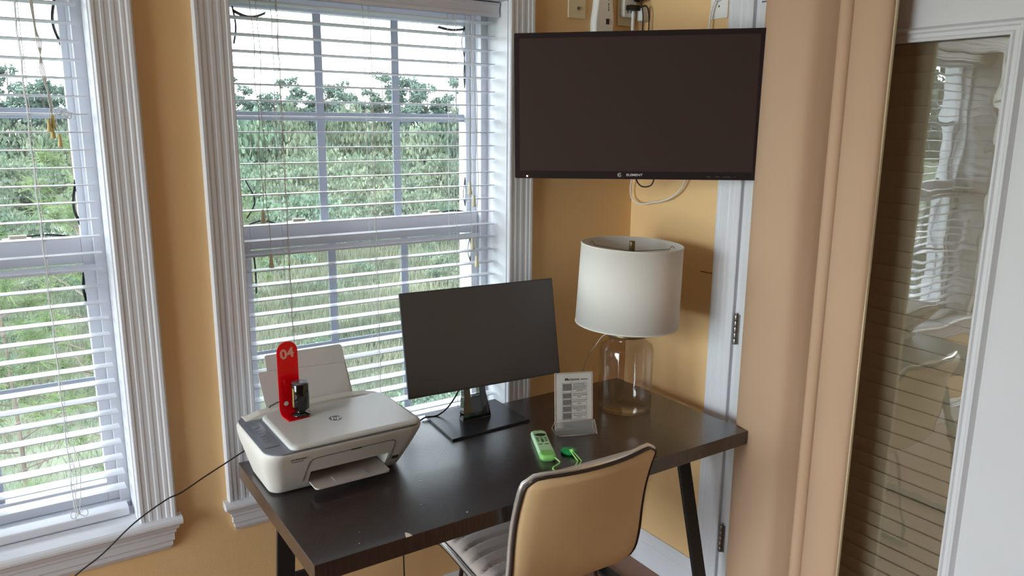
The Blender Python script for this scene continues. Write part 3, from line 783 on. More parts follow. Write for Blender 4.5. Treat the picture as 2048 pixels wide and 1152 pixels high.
    zt_ = .878
    text('model_text', 'HP DeskJet', .0085, M['ink'], frame((.548, fy(zt_) - .0012, zt_), (1, 0, 0), (0, -.62, .78)), root, .0002, .0001)
    tl = MB(); 
    for i in range(5): tl.box(.533 + i * .006, .5375 + i * .006, fy(.870) - .0012, fy(.870) + .001, .8695, .8708)
    tl.build('small_text', M['ink'], root)
    MB().tube(spline([(.535, 2.062, .812), (.505, 2.066, .800), (.482, 2.070, .788), (.44, 2.075, .766), (.39, 2.078, .742), (.33, 2.080, .712), (.29, 2.082, .700), (.21, 2.085, .655), (.13, 2.088, .590), (.06, 2.090, .545), (-.02, 2.09, .46), (-.15, 2.09, .30), (-.30, 2.09, .02)], 8), .0021, 8).tube([(.535, 2.050, .812), (.535, 2.064, .812)], .005, 8).build('power_cord', M['rubber'], root)['label'] = 'thin black power cord sagging to the lower left'
    return root
printer()

# ------------------------------------------------------------------ red number stand + camera on the printer
LZ = .9185
def red_stand():
    root = thing('number_stand', 'red acrylic stand marked 04 on top of the printer', 'stand', (.60, 1.95, LZ), (0, 0, R(6)))
    # built in local frame: x right, y back, z up
    w_ = .0285; h = .200
    pl = [(-w_, .020)]
    for k in range(13):
        a = PI - PI * k / 12; pl.append((w_ * math.cos(a), h - w_ + w_ * math.sin(a)))
    pl.append((w_, .020))
    m = MB(); m.prism(pl, lambda p, q, t: (p, .016 + t, q), -.0015, .0015)
    # curl at the back foot and base plate
    prof = []
    for k in range(9):
        a = R(90 * k / 8); prof.append((.016 - .0 + .020 * 0, 0))
    arc_o = [(.016 + .0015 - .0215 + .0215 * math.cos(-R(90 * k / 8)) - .0, .020 + .020 * math.sin(-R(90 * k / 8))) for k in range(9)]
    arc_i = [(.016 - .0015 - .0185 + .0185 * math.cos(-R(90 * k / 8)), .020 + .017 * math.sin(-R(90 * k / 8))) for k in range(9)]
    ring = arc_o + [(-.042, 0), (-.042, .003)] + arc_i[::-1]
    m.prism(ring, lambda p, q, t: (t, p, q), -w_, w_)
    m.build('stand_body', M['red'], root, world=False, bevel=.0006)
    mw = wm(root)
    text('numerals', '04', .036, M['num'], mw @ frame((-.001, .0138, .166), (1, 0, .10), (0, 0, 1)), root, .0005, .0011, sx=1.05)
    d = MB(); d.lathe([(.0062, 0), (.0062, .0006)], 20, Matrix(((1, 0, 0, -.010), (0, 0, -1, .0142), (0, 1, 0, .030), (0, 0, 0, 1))))
    d.build('cord_hole', M['paper'], root, world=False)
    return root
red_stand()
cam_t = thing('security_camera', 'black cylindrical camera standing on the red 04 stand', 'camera', (.618, 1.934, LZ + .003), (0, 0, R(-8)))
m = MB(); m.lathe([(.0, 0.0), (.0245, 0), (.0255, .002), (.0250, .0045), (.013, .008), (.0115, .013), (.017, .0165), (.0215, .018)], 40, caps=(False, False)); m.build('camera_base', M['gloss_black'], cam_t, world=False)
m = MB(); m.lathe([(.0215, .0175), (.0228, .019), (.0228, .086), (.0215, .0885), (0, .0885)], 40, caps=(True, False)); m.build('camera_body', M['gloss_black'], cam_t, world=False)
m = MB(); m.lathe([(.0212, .0888), (.0208, .0898), (0, .0898)], 40, caps=(False, False)); m.build('top_cap', mat('camera_cap', srgb(120, 118, 122), .35, .6), cam_t, world=False)
m = MB(); m.loft([[(.0232 * math.cos(a), .0232 * math.sin(a), z) for a in [R(195 + 6 * k) for k in range(4)]] for z in (.026, .078)], closed_ring=False, caps=False, smooth=True); m.build('gold_strip', mat('gold_strip', srgb(226, 196, 120), .2, 1), cam_t, world=False)
tag(MB().tube(spline([(.605, 1.985, .930), (.585, 2.000, .942), (.568, 2.012, .934), (.560, 2.030, .918), (.556, 2.060, .86), (.555, 2.075, .80), (.560, 2.080, .757)], 8), .0018, 8).build('camera_cable', M['rubber']),
    'short black cable arching out behind the red stand on the printer', 'cable')

# ------------------------------------------------------------------ computer screen
def monitor():
    yawm = R(2.7); tilt = R(11.5)
    c = Vector((1.228, 1.995, 1.035))
    root = thing('computer_monitor', 'dark flat computer monitor on a square-base stand in the middle of the desk', 'monitor', (1.205, 2.005, DZ))
    r_ = Vector((math.cos(yawm), -math.sin(yawm) * -1 * -1, 0)); r_ = Vector((math.cos(.047), -math.sin(.047), 0)); nn = Vector((-math.sin(.047), -math.cos(.047), 0))
    u_ = (Vector((0, 0, 1)) * math.cos(-.2) + nn * math.sin(-.2)); f_ = r_.cross(u_)  # facing the room
    ro = -.008; rr = r_ * math.cos(ro) + u_ * math.sin(ro); uu = u_ * math.cos(ro) - r_ * math.sin(ro); ff = rr.cross(uu)
    T = Matrix((rr, uu, ff)).transposed().to_4x4(); T.translation = c
    W, Hh = .54, .315
    def lm(mb): mb.v = [T @ v for v in mb.v]; return mb
    lm(MB().box(-W / 2, W / 2, -Hh / 2, Hh / 2, -.010, 0)).build('panel_frame', M['mon_edge'], root, bevel=.0015)
    lm(MB().box(-W / 2 + .0035, W / 2 - .0035, -Hh / 2 + .006, Hh / 2 - .0035, -.0005, .0006)).build('screen', M['mon_screen'], root)
    hb = MB(); hb.loft([[(x, y, -.009) for x, y in rrect(-.19, .19, -.135, .10, .02)], [(x, y, -.034) for x, y in rrect(-.17, .17, -.125, .08, .02)], [(x, y, -.040) for x, y in rrect(-.15, .15, -.11, .06, .02)]], smooth=False)
    lm(hb).build('back_housing', M['black'], root)
    # stand neck: broad column with cable hole, leaning slightly
    m = MB(); ang = .10
    nx = 1.205
    def sec(z, w_, y0, y1): return [(nx - w_, y0, z), (nx + w_, y0, z), (nx + w_, y1, z), (nx - w_, y1, z)]
    m.loft([sec(.763, .052, 2.000, 2.026), sec(.775, .050, 2.000, 2.026), sec(.84, .040, 2.012, 2.036), sec(.91, .036, 2.024, 2.048), sec(1.06, .036, 2.040, 2.064)], smooth=False)
    neck = m.build('stand_neck', M['gloss_black'], root)
    cc = MB().box(nx - .017, nx + .017, 1.95, 2.10, .835, .885); cut(neck, cc)
    neck.modifiers.new('b', 'BEVEL').width = .0012
    nk = MB().tube([(nx, 2.052, 1.03), Vector(T @ Vector((0, 0, -.036)))], .024, 16); nk.build('tilt_joint', M['black'], root)
    # thin square base with front centre gloss wedge
    ba = MB(); ba.add([(1.058, 1.899, DZ), (1.343, 1.908, DZ), (1.350, 2.124, DZ), (1.078, 2.117, DZ), (1.058, 1.899, DZ + .007), (1.343, 1.908, DZ + .007), (1.350, 2.124, DZ + .008), (1.078, 2.117, DZ + .008)],
                      [(0, 3, 2, 1), (4, 5, 6, 7), (0, 1, 5, 4), (1, 2, 6, 5), (2, 3, 7, 6), (3, 0, 4, 7)])
    ba.build('stand_base', mat('base_gunmetal', srgb(58, 60, 66), .25, .3), root, bevel=.001)
    return root
monitor()
tag(MB().tube(spline([(1.18, 2.058, .90), (1.20, 2.066, .872), (1.225, 2.07, .885), (1.222, 2.07, .905), (1.20, 2.068, .91)], 8), .0022, 8)
    .tube(spline([(1.19, 2.062, .87), (1.15, 2.075, .80), (1.11, 2.087, .766), (1.06, 2.101, .758), (1.02, 2.112, .70), (1.0, 2.13, .45), (1.0, 2.13, .05)], 10), .0026, 8).build('monitor_cable', M['rubber']),
    'black cable dropping off the desk behind the monitor stand', 'cable')

# ------------------------------------------------------------------ clear sign holder
def sign_holder():
    bl_, br_ = Vector((1.349, 1.768, DZ)), Vector((1.462, 1.722, DZ))
    xd = (br_ - bl_).normalized(); yd = Vector((-xd.y, xd.x, 0)) ; mid = (bl_ + br_) / 2
    root = thing('sign_holder', 'clear acrylic sign holder with a printed room notice beside the lamp', 'sign holder', mid + yd * .02, (0, 0, math.atan2(xd.y, xd.x)))
    W = .118; h2 = W / 2
    lean_ = R(6)
    def pl(x, z, o=0):  # leaning sheet plane
        return (x, .010 + math.sin(lean_) * z + o, .004 + math.cos(lean_) * z)
    def slab(m, x0, x1, z0, z1, o0, o1):
        m.add([pl(x0, z0, o0), pl(x1, z0, o0), pl(x1, z1, o0), pl(x0, z1, o0), pl(x0, z0, o1), pl(x1, z0, o1), pl(x1, z1, o1), pl(x0, z1, o1)],
              [(0, 1, 2, 3), (7, 6, 5, 4), (0, 4, 5, 1), (1, 5, 6, 2), (2, 6, 7, 3), (3, 7, 4, 0)])
    m = MB(); slab(m, -h2, h2, 0, .178, -.0024, -.0012); slab(m, -h2, h2, 0, .178, .0010, .0024)
    m.build('clear_sleeve', M['acrylic'], root, world=False)
    # triangular foot
    ft = MB(); tri = [(-.030, 0), (.036, 0), (.036, .0025), (-.026, .0025), (.004, .034), (.002, .035), (-.030, .0025)]
    ft.prism(tri, lambda p, q, t: (t, p + .0, q), -h2 - .004, h2 + .004); ft.build('foot', M['acrylic'], root, world=False)
    e = MB()
    for x in (-h2 - .0045, h2 + .0045):
        e.tube([(x, -.030, .001), (x, .003, .035), (x, .036, .001)], .0011, 5, closed=True)
    e.tube([(-h2, -.030, .0012), (h2, -.030, .0012)], .0014, 5); e.tube([(-h2, .003, .035), (h2, .003, .035)], .0010, 5)
    slab(e, -h2 - .0012, -h2, 0, .178, -.003, .003); slab(e, h2, h2 + .0012, 0, .178, -.003, .003); slab(e, -h2, h2, .178, .1792, -.003, .003)
    e.build('edges', M['acrylic_edge'], root, world=False)
    pa = MB(); slab(pa, -h2 + .002, h2 - .002, .006, .176, -.0010, .0006); paper = pa.build('paper_notice', M['paper'], root, world=False)
    mw = wm(root)
    def tf(x, z, o=-.00275): return mw @ frame(pl(x, z, o), (1, 0, 0), (0, math.sin(lean_), math.cos(lean_)))
    text('notice_title', 'Marianne', .0125, M['ink'], tf(-.006, .1585), paper, .0001, .0001)
    text('notice_subtitle', 'Bedroom', .0058, M['ink'], tf(.0335, .1575), paper, .0001, .0001)
    # table: grid lines, five thumbnail photos, rows of print too small to read
    gx0, gx1, gxm = -.037, .040, -.008; rows = [.148, .118, .098, .077, .056, .033]
    g = MB(); o0, o1 = -.00285, -.00262
    for z in rows: slab(g, gx0, gx1, z - .0002, z + .0002, o0, o1)
    for x in (gx0, gx1, gxm): slab(g, x - .0002, x + .0002, rows[-1], rows[0], o0, o1)
    g.build('table_grid', M['ink'], paper, world=False)
    for i in range(5):
        z1, z0 = rows[i] - .003, rows[i + 1] + .002
        if i == 0: z0 += .004
        th = MB(); slab(th, gx0 + .002, gxm - .002, z0, z1, o0, o1)
        th.build('thumbnail', M['thumb'], paper, world=False)
    rnd = random.Random(3); t = MB()
    for i, nl in enumerate((6, 3, 3, 4, 3)):
        zt_, zb_ = rows[i], rows[i + 1]
        for k in range(nl):
            z = zt_ - (zt_ - zb_) * (k + 1) / (nl + 1)
            L_ = rnd.uniform(.032, .042) if k < nl - 1 else rnd.uniform(.010, .028)
            x = (gxm + gx1) / 2 - L_ / 2
            while x < (gxm + gx1) / 2 + L_ / 2:
                wl = rnd.uniform(.002, .006); slab(t, x, x + wl, z - .0007, z + .0007, o0, o1); x += wl + .0010
    t.build('small_text', M['ink'], paper, world=False)
    return root
sign_holder()

# ------------------------------------------------------------------ remote, lanyard, green tag
def remote():
    a, b = Vector((1.298, 1.800, DZ)), Vector((1.215, 1.628, DZ))
    d = (b - a); L = d.length; ang = math.atan2(d.y, d.x) + PI / 2    # local -y points from top to bottom
    root = thing('remote_control', 'pale green remote control with a small dark display on the desk', 'remote control', (a + b) / 2, (0, 0, ang))
    W = .0235; h = L / 2
    def rings(y0, y1, grow=0):
        out = []
        for z, dd in ((.0005, .004), (.004, .001), (.012, 0), (.0165, .0015), (.019, .005)):
            out.append([(x, y, z) for x, y in rrect(-W + dd, W - dd, y0 + dd, y1 - dd, .014, 6)])
        return out
    MB().loft(rings(-h, h)).build('remote_body', M['remote'], root, world=False)
    # darker battery cover end
    lo = []
    for z, dd in ((.004, .0005), (.012, -.0004), (.0167, .0011), (.0193, .0048)):
        lo.append([(x, y, z) for x, y in rrect(-W + dd, W - dd, -h + dd, -h + .042, .013, 6)])
    MB().loft(lo).build('battery_cover', M['remote_low'], root, world=False)
    MB().lathe([(1, 0), (1, .0008)], 32, Matrix.Translation((0.001, h - .040, .019)) @ Matrix.Diagonal((.0165, .0105, 1, 1))).build('display', M['lcd'], root, world=False)
    MB().box(-.0035, .0035, h - .011, h - .009, .0188, .0194).build('light_slot', M['btn'], root, world=False)
    k = 0
    for r_, y in enumerate((.062, .073, .084)):
        for x in (-.012, 0, .012):
            if r_ == 2 and x == 0: continue
            MB().prism(rrect(x - .004, x + .004, h - y - .0022, h - y + .0022, .002, 3), lambda p, q, t: (p, q, t), .0188, .0200).build('button', M['btn'], root, world=False)
    MB().prism(rrect(-.0038, .0038, h - .094, h - .078, .0035, 4), lambda p, q, t: (p, q, t), .0188, .0204).build('button', M['btn'], root, world=False)
    for x in (-.009, .009):
        MB().prism(rrect(x - .0065, x + .0065, h - .110, h - .1065, .0015, 3), lambda p, q, t: (p, q, t), .0188, .0200).build('button', M['btn'], root, world=False)
remote()
tagc = Vector((1.300, 1.648, DZ))
gt = thing('green_tag', 'round green tag on a pale green cord beside the remote control', 'tag', tagc)
MB().lathe([(.0, 0.001), (.021, .001), (.023, .003), (.023, .008), (.021, .0105), (0, .0115)], 40, caps=(False, False)).build('disc', M['green'], gt, world=False)
lz = DZ + .003
lan = MB().tube(spline([(1.232, 1.622, DZ + .012), (1.230, 1.598, lz + .004), (1.200, 1.588, lz), (1.196, 1.570, lz), (1.216, 1.553, lz), (1.250, 1.560, lz), (1.282, 1.583, lz), (1.290, 1.600, lz), (1.294, 1.622, lz + .006), (1.298, 1.640, DZ + .0135)], 8), .0021, 8)
lan.tube(spline([(1.200, 1.588, lz), (1.190, 1.566, lz + .001), (1.218, 1.549, lz + .001), (1.254, 1.555, lz), (1.289, 1.577, lz), (1.299, 1.598, lz), (1.301, 1.622, lz + .006), (1.301, 1.640, DZ + .0135)], 8), .0019, 8)
lan.build('cord', M['lime'], gt)
MB().lathe([(.004, 0), (.005, .004), (.0035, .009)], 12, Matrix.Translation((1.299, 1.630, DZ + .0095))).build('knot', M['lime'], gt)

# ------------------------------------------------------------------ table lamp
def lamp():
    ax = Vector((1.684, 1.840, DZ))
    root = thing('table_lamp', 'table lamp with clear glass jar base and white drum shade', 'lamp', ax)
    # glass jar: wall with real thickness
    jr = [(0, .001), (.080, .001), (.0865, .004), (.088, .010), (.088, .205), (.083, .222), (.066, .236), (.060, .240), (.060, .252)]
    ji = [(.0575, .252), (.0575, .240), (.064, .234), (.0805, .220), (.0855, .204), (.0855, .014), (.082, .009), (0, .009)]
    gl = mat('jar_glass', (1, 1, 1, 1), .0, trans=1, ior=1.45)
    gl = thin_glass('jar_glass_thin', (.985, .975, .965, 1), wavy=.0008, wscale=6)
    MB().lathe(jr + ji, 64, caps=(False, False)).build('glass_base', gl, root, world=False)
    MB().lathe([(.0, .2525), (.063, .2525), (.064, .254), (.064, .262), (.060, .266), (.0, .267)], 48, caps=(False, False)).build('base_cap', M['brass'], root, world=False)
    st = MB(); st.lathe([(.010, .266), (.010, .30), (.016, .302), (.016, .345), (.012, .35), (.0, .352)], 24, caps=(True, False)); st.build('socket', M['brass'], root, world=False)
    st = MB(); st.lathe([(.012, .352), (.02, .372), (.030, .40), (.030, .42), (.018, .445), (0, .45)], 24, caps=(False, False)); st.build('bulb', mat('bulb_white', srgb(240, 238, 230), .3), root, world=False)
    # drum shade, tilted a hair
    z0, z1 = .293, .553; rb, rt_ = .168, .163
    tl = Matrix.Rotation(R(-1.6), 4, Vector((.746, -.666, 0)).orthogonal()) 
    tilt = Matrix.Translation((0, 0, .42)) @ Matrix.Rotation(R(1.8), 4, Vector((.666, .746, 0))) @ Matrix.Translation((0, 0, -.42))
    sh = MB(); sh.lathe([(rb, z0), (rt_, z1), (rt_ - .0025, z1), (rb - .0025, z0), (rb, z0)], 96, tilt, caps=(False, False)); shade = sh.build('lamp_shade', M['shade'], root, world=False)
    tr = MB()
    for r_, z in ((rb - .001, z0), (rt_ - .001, z1)):
        tr.tube([tilt @ Vector((r_ * math.cos(a), r_ * math.sin(a), z)) for a in [2 * PI * k / 72 for k in range(72)]], .0026, 8, closed=True)
    tr.build('shade_trim', M['shade'], shade, world=False)
    # spider ring: three arms and finial, harp
    sp = MB()
    hub = Vector((0, 0, z1 - .022))
    for k in range(3):
        a = R(-12 + 120 * k); e = Vector((math.cos(a), math.sin(a), 0))
        sp.tube([tilt @ (hub + e * .008), tilt @ (hub + e * (rt_ - .022) + Vector((0, 0, .002))), tilt @ (hub + e * (rt_ - .012) + Vector((0, 0, .014))), tilt @ (hub + e * (rt_ - .004) + Vector((0, 0, .006)))], .0013, 6)
    sp.tube([tilt @ (hub + Vector((.010 * math.cos(a), .010 * math.sin(a), 0))) for a in [2 * PI * k / 24 for k in range(24)]], .0016, 6, closed=True)
    sp.build('shade_spider', M['wire'], root, world=False)
    MB().lathe([(.006, -.006), (.0095, -.002), (.0095, .030), (.0085, .033), (0, .033)], 24, tilt @ Matrix.Translation(hub), caps=(True, False)).build('finial', M['brass'], root, world=False)
    hp = MB(); dirx = Vector((.746, -.666, 0))
    pts = []
    for k in range(25):
        a = PI * k / 24
        pts.append(dirx * (-.045 * math.cos(a) * (1 if True else 1)) + Vector((0, 0, .30 + (.212 * math.sin(a) ** .45 if 0 < k < 24 else 0))))
    hp.tube(pts, .0016, 6); hp.build('harp', M['wire'], root, world=False)
    return root
lamp()
tag(MB().tube(spline([(1.640, 1.876, 1.010), (1.655, 1.93, .985), (1.672, 1.99, .93), (1.700, 2.06, .87), (1.720, 2.11, .79), (1.725, 2.125, .70), (1.73, 2.13, .40)], 8), .0020, 8).build('lamp_cord', M['acrylic_edge']),
    'thin clear-tan cord running down from the lamp behind the desk', 'cord')

# ------------------------------------------------------------------ television
def tv():
    c = Vector((1.632, 1.789, 1.737)); yw, ti, ro = .759, .032, .010
    W, Hh = .735, .435
    r_ = Vector((math.cos(yw), -math.sin(yw), 0)); nn = Vector((-math.sin(yw), -math.cos(yw), 0))
    u_ = Vector((0, 0, 1)) * math.cos(ti) + nn * math.sin(ti); rr = r_ * math.cos(ro) + u_ * math.sin(ro); uu = u_ * math.cos(ro) - r_ * math.sin(ro); ff = rr.cross(uu)
    T = Matrix((rr, uu, ff)).transposed().to_4x4(); T.translation = c
    root = thing('television', 'black flat television hanging in the corner above the lamp', 'television')
    root.matrix_basis = T
    root.name = 'television'
    B = lambda: MB()
    B().prism(rrect(-W / 2, W / 2, -Hh / 2, Hh / 2, .004, 3), lambda p, q, t: (p, q, t), -.030, 0).build('tv_frame', M['tv_bezel'], root, world=False, bevel=.002)
    B().box(-W / 2 + .016, W / 2 - .016, -Hh / 2 + .024, Hh / 2 - .016, -.001, .0006).build('screen', M['tv_screen'], root, world=False)
    hb = MB(); hb.loft([[(x, y, -.029) for x, y in rrect(-.30, .30, -.17, .17, .02)], [(x, y, -.055) for x, y in rrect(-.27, .27, -.15, .13, .02)], [(x, y, -.062) for x, y in rrect(-.25, .25, -.13, .11, .02)]], smooth=False)
    hb.build('back_housing', M['black'], root, world=False)
    br = M['logo_white']
    mw = wm(root)
    lg = text('brand_text', 'ELEMENT', .0095, br, mw @ frame((.004, -.2045, .0014), (1, 0, 0), (0, 1, 0)), root, .0002, .0001, sx=1.25)
    MB().tube([(-.041 + .0052 * math.cos(a), -.2045 + .0052 * math.sin(a), .0012) for a in [R(40 + 300 * k / 20) for k in range(21)]], .0009, 5).tube([(-.0455, -.2045, .0012), (-.037, -.2045, .0012)], .0008, 5).build('brand_mark', br, root, world=False)
    MB().lathe([(.0022, 0), (.0018, .0008)], 14, Matrix.Translation((-W / 2 + .039, -Hh / 2 + .007, .0004))).build('power_light', M['led'], root, world=False)
    t = MB(); rnd = random.Random(5)
    for x0, n in ((.220, 3), (.245, 3), (.268, 6), (.300, 1)):
        for i in range(n): t.box(x0 + i * .0038, x0 + i * .0038 + .0028, -Hh / 2 + .0085, -Hh / 2 + .0100, .0001, .0010)
    t.build('small_print', M['logo_grey'], root, world=False)
    # swing arm mount to the corner
    mt = thing('tv_mount', 'black swing-arm mount behind the television in the corner', 'mount', (1.80, 2.0, 1.74))
    pc = T @ Vector((0, 0, -.062))
    MB().bar(pc + Vector((0, 0, -.10)), pc + Vector((0, 0, .10)), .10, .008, (.73, .68, 0)).build('vesa_plate', M['black_metal'], mt)
    MB().bar(pc + Vector((.004, .004, 0)), (1.80, 2.02, 1.74), .03, .05).build('arm', M['black_metal'], mt)
    MB().bar((1.80, 2.02, 1.74), (1.80, 2.16, 1.74), .03, .05).build('arm', M['black_metal'], mt)
    MB().box(1.76, 1.84, WY - .010, WY - .001, 1.62, 1.86).build('wall_plate', M['black_metal'], mt)
tv()
# cables seen under the TV
tag(MB().tube(spline([(1.835, 2.02, 1.60), (1.842, 2.010, 1.52), (1.853, 1.995, 1.482), (1.868, 1.975, 1.475), (1.880, 1.957, 1.490), (1.884, 1.95, 1.55), (1.88, 1.95, 1.62)], 8), .0024, 8).build('tv_cable', M['rubber']),
    'black cable looping just below the television', 'cable')
tag(MB().tube(spline([(1.935, 2.13, 1.62), (1.945, 2.135, 1.50), (1.950, 2.145, 1.455), (1.95, 2.135, 1.418), (1.95, 2.09, 1.402), (1.95, 2.02, 1.414), (1.95, 1.96, 1.428), (1.95, 1.91, 1.455), (1.953, 1.878, 1.50), (1.955, 1.845, 1.62), (1.960, 1.828, 1.80), (1.955, 1.812, 1.98), (1.953, 1.806, 2.03), (1.953, 1.795, 2.062), (1.957, 1.782, 2.078)], 8), .0028, 8).build('coax_cable', M['white_plastic']),
    'white cable hanging in a loose loop under the television', 'cable')

# ------------------------------------------------------------------ wall fittings above the TV
def plate(name, label, cat, x0, x1, z0, z1, mt, face='back', group=None):
    root = thing(name, label, cat, ((x0 + x1) / 2, WY, (z0 + z1) / 2) if face == 'back' else (XR, (x0 + x1) / 2, (z0 + z1) / 2))
    fn = (lambda p, q, t: (p, WY - .0005 - t, q)) if face == 'back' else (lambda p, q, t: (XR - .0005 - t, p, q))
    MB().prism(rrect(x0, x1, z0, z1, .003, 3), fn, 0, .006).build('cover_plate', mt, root, bevel=.0015)
    return root, fn
r_, fn = plate('cable_jack', 'ivory wall plate with a single cable jack, above the television', 'wall plate', 1.657, 1.727, 2.031, 2.146, M['ivory'])
m = MB(); m.prism([(1.6985 + .0065 * math.cos(PI / 3 * k), 2.0635 + .0065 * math.sin(PI / 3 * k)) for k in range(6)], fn, .006, .010)
m.prism([(1.6985 + .0042 * math.cos(PI / 6 * k), 2.0635 + .0042 * math.sin(PI / 6 * k)) for k in range(12)], fn, .010, .018); m.build('jack', M['steel'], r_)
MB().prism([(1.692 + .002 * math.cos(PI / 4 * k), 2.119 + .002 * math.sin(PI / 4 * k)) for k in range(8)], fn, .006, .0075).build('screw', M['steel'], r_)

r_ = thing('wall_device', 'slim white device with a dark port mounted on the wall above the television', 'wall device', (1.795, WY, 2.08))
lo = []
for q_, d in ((0, .002), (.010, 0), (.022, .002), (.028, .008)):
    lo.append([(x, WY - .0005 - q_, z) for x, z in ((1.753 + d, 1.955 + d), (1.836 - d, 1.955 + d), (1.842 - d, 2.03), (1.834 - d, 2.10), (1.824 - d, 2.20 - d), (1.770 + d, 2.20 - d), (1.762 + d, 2.10), (1.752 + d, 2.03))])
MB().loft(lo).build('device_body', M['white_plastic'], r_, bevel=.001)
MB().box(1.801, 1.814, WY - .0302, WY - .027, 2.018, 2.036).build('port', M['black'], r_)
m = MB(); z = 2.062
for i in range(12):
    hgt = .0035 if i % 3 else .0055
    if i not in (4, 8): m.box(1.8085, 1.8112, WY - .0296, WY - .027, z, z + hgt)
    z += hgt + .0022
m.build('small_print', M['ink'], r_)

r_, fn = plate('power_outlet', 'ivory power outlet full of plugs above the television', 'outlet', 1.872, 1.944, 2.022, 2.150, M['ivory'])
o_ = MB().prism(rrect(1.882, 1.936, 2.048, 2.145, .008, 4), fn, .006, .028).build('outlet_adapter', M['white_plastic'], r_, bevel=.002)
s_ = MB()
for z in (2.062, 2.105):
    for x in (1.895, 1.912): s_.prism([(x, z), (x + .0025, z), (x + .0025, z + .008), (x, z + .008)], fn, .0281, .0286)
s_.build('socket_slot', M['black'], r_)
tag(MB().prism(rrect(1.888, 1.936, 2.070, 2.087, .003, 3), fn, .0292, .050).build('power_plug', M['black'], bevel=.002), 'small flat black plug in the lower socket of the outlet', 'plug')
tag(MB().lathe([(.0, 0), (.018, 0), (.019, .004), (.016, .032), (.0, .034)], 24, Matrix(((1, 0, 0, 1.934), (0, 0, -1, WY - .030), (0, 1, 0, 2.118), (0, 0, 0, 1))), caps=(False, False)).build('power_plug', M['black']), 'round black plug at the very top of the outlet', 'plug')
ch = thing('power_adapter', 'white block charger on the outlet beside the black plugs', 'charger', (1.945, WY - .05, 2.06))
MB().box(1.9375, 1.966, WY - .062, WY - .028, 2.036, 2.082).build('charger_body', M['white_plastic'], ch, bevel=.005, seg=3)
tag(MB().tube(spline([(1.925, 2.108, 2.078), (1.944, 2.096, 2.085), (1.952, 2.090, 2.06), (1.955, 2.09, 2.02), (1.955, 2.09, 1.90)], 8), .0022, 8).build('charger_cable', M['rubber']), 'thin black cable curving over the white charger', 'cable')
tag(MB().tube(spline([(1.913, 2.118, 2.13), (1.926, 2.106, 2.10), (1.934, 2.100, 2.06), (1.936, 2.100, 2.02), (1.936, 2.1, 1.90)], 8), .0022, 8).build('power_cable', M['rubber']), 'straight black cable hanging down from the upper black plug', 'cable')
tag(MB().box(1.913, 1.921, WY - .040, WY - .0295, 1.90, 2.069).build('flat_cable', M['white_plastic'], bevel=.002), 'flat white cable running down from the outlet behind the television', 'cable')

r_, fn = plate('side_outlet', 'white wall outlet on the right wall above the television', 'outlet', 1.752, 1.822, 2.014, 2.130, M['white_plastic'], 'right')
s_ = MB()
for z in (2.048,): s_.prism([(1.786, z), (1.790, z), (1.790, z + .006), (1.786, z + .006)], fn, .0062, .0068)
s_.build('ground_slot', M['black'], r_)
MB().lathe([(.006, 0), (.010, .004), (.010, .020), (.006, .026)], 16, Matrix.Translation((XR - .012, 1.785, 2.066)) @ Matrix.Rotation(R(-20), 4, 'X')).build('cable_end', M['white_plastic'], r_)
# small brass pin on the right wall by the door casing
tag(MB().tube([(XR - .0005, 1.752, 1.198), (XR - .014, 1.765, 1.201), (XR - .030, 1.778, 1.205)], .0016, 6).build('wall_pin', M['brass']), 'thin brass pin sticking out of the yellow wall by the door trim', 'pin')

# unseen fill lights added on the ceiling to brighten the room
for i, (x, y) in enumerate(((-.9, -.9), (-.9, .9))):
    cl = thing('ceiling_fill', 'round white ceiling fill light, added out of view', 'ceiling light', (x, y, H), group='added ceiling fill lights')
    MB().lathe([(0, -.03), (.19, -.03), (.20, -.02), (.20, -.0005)], 40, caps=(False, True)).build('light_base', M['white_plastic'], cl, world=False)
    MB().lathe([(0, -.085), (.08, -.08), (.15, -.06), (.18, -.031), (0, -.031)], 40, caps=(False, False)).build('diffuser', emit('fill_glow', (1, .93, .86, 1), .5), cl, world=False)

# ================================================================== outdoors
GZ = -5.3
def veg(name, c1, c2, scale=1.2, rough=.85, tr=0):
    m = bpy.data.materials.new(name); m.use_nodes = True; nt = m.node_tree; b = nt.nodes['Principled BSDF']
    tc = nt.nodes.new('ShaderNodeTexCoord'); n = nt.nodes.new('ShaderNodeTexNoise'); n.inputs['Scale'].default_value = scale; n.inputs['Detail'].default_value = 4
    cr = nt.nodes.new('ShaderNodeValToRGB'); cr.color_ramp.elements[0].position = .35; cr.color_ramp.elements[1].position = .68
    cr.color_ramp.elements[0].color = c1; cr.color_ramp.elements[1].color = c2
    nt.links.new(tc.outputs['Object'], n.inputs[0]); nt.links.new(n.outputs[0], cr.inputs[0]); nt.links.new(cr.outputs[0], b.inputs['Base Color'])
    b.inputs['Roughness'].default_value = rough; b.inputs['Specular IOR Level'].default_value = .2
    if tr:
        o = nt.nodes['Material Output']; t = nt.nodes.new('ShaderNodeBsdfTranslucent'); mx = nt.nodes.new('ShaderNodeMixShader'); mx.inputs[0].default_value = tr
        nt.links.new(cr.outputs[0], t.inputs[0]); nt.links.new(b.outputs[0], mx.inputs[1]); nt.links.new(t.outputs[0], mx.inputs[2]); nt.links.new(mx.outputs[0], o.inputs[0])
    return m
VS = .48
def vc(r, g, b): c = srgb(r, g, b); return (c[0] * VS, c[1] * VS, c[2] * VS, 1)
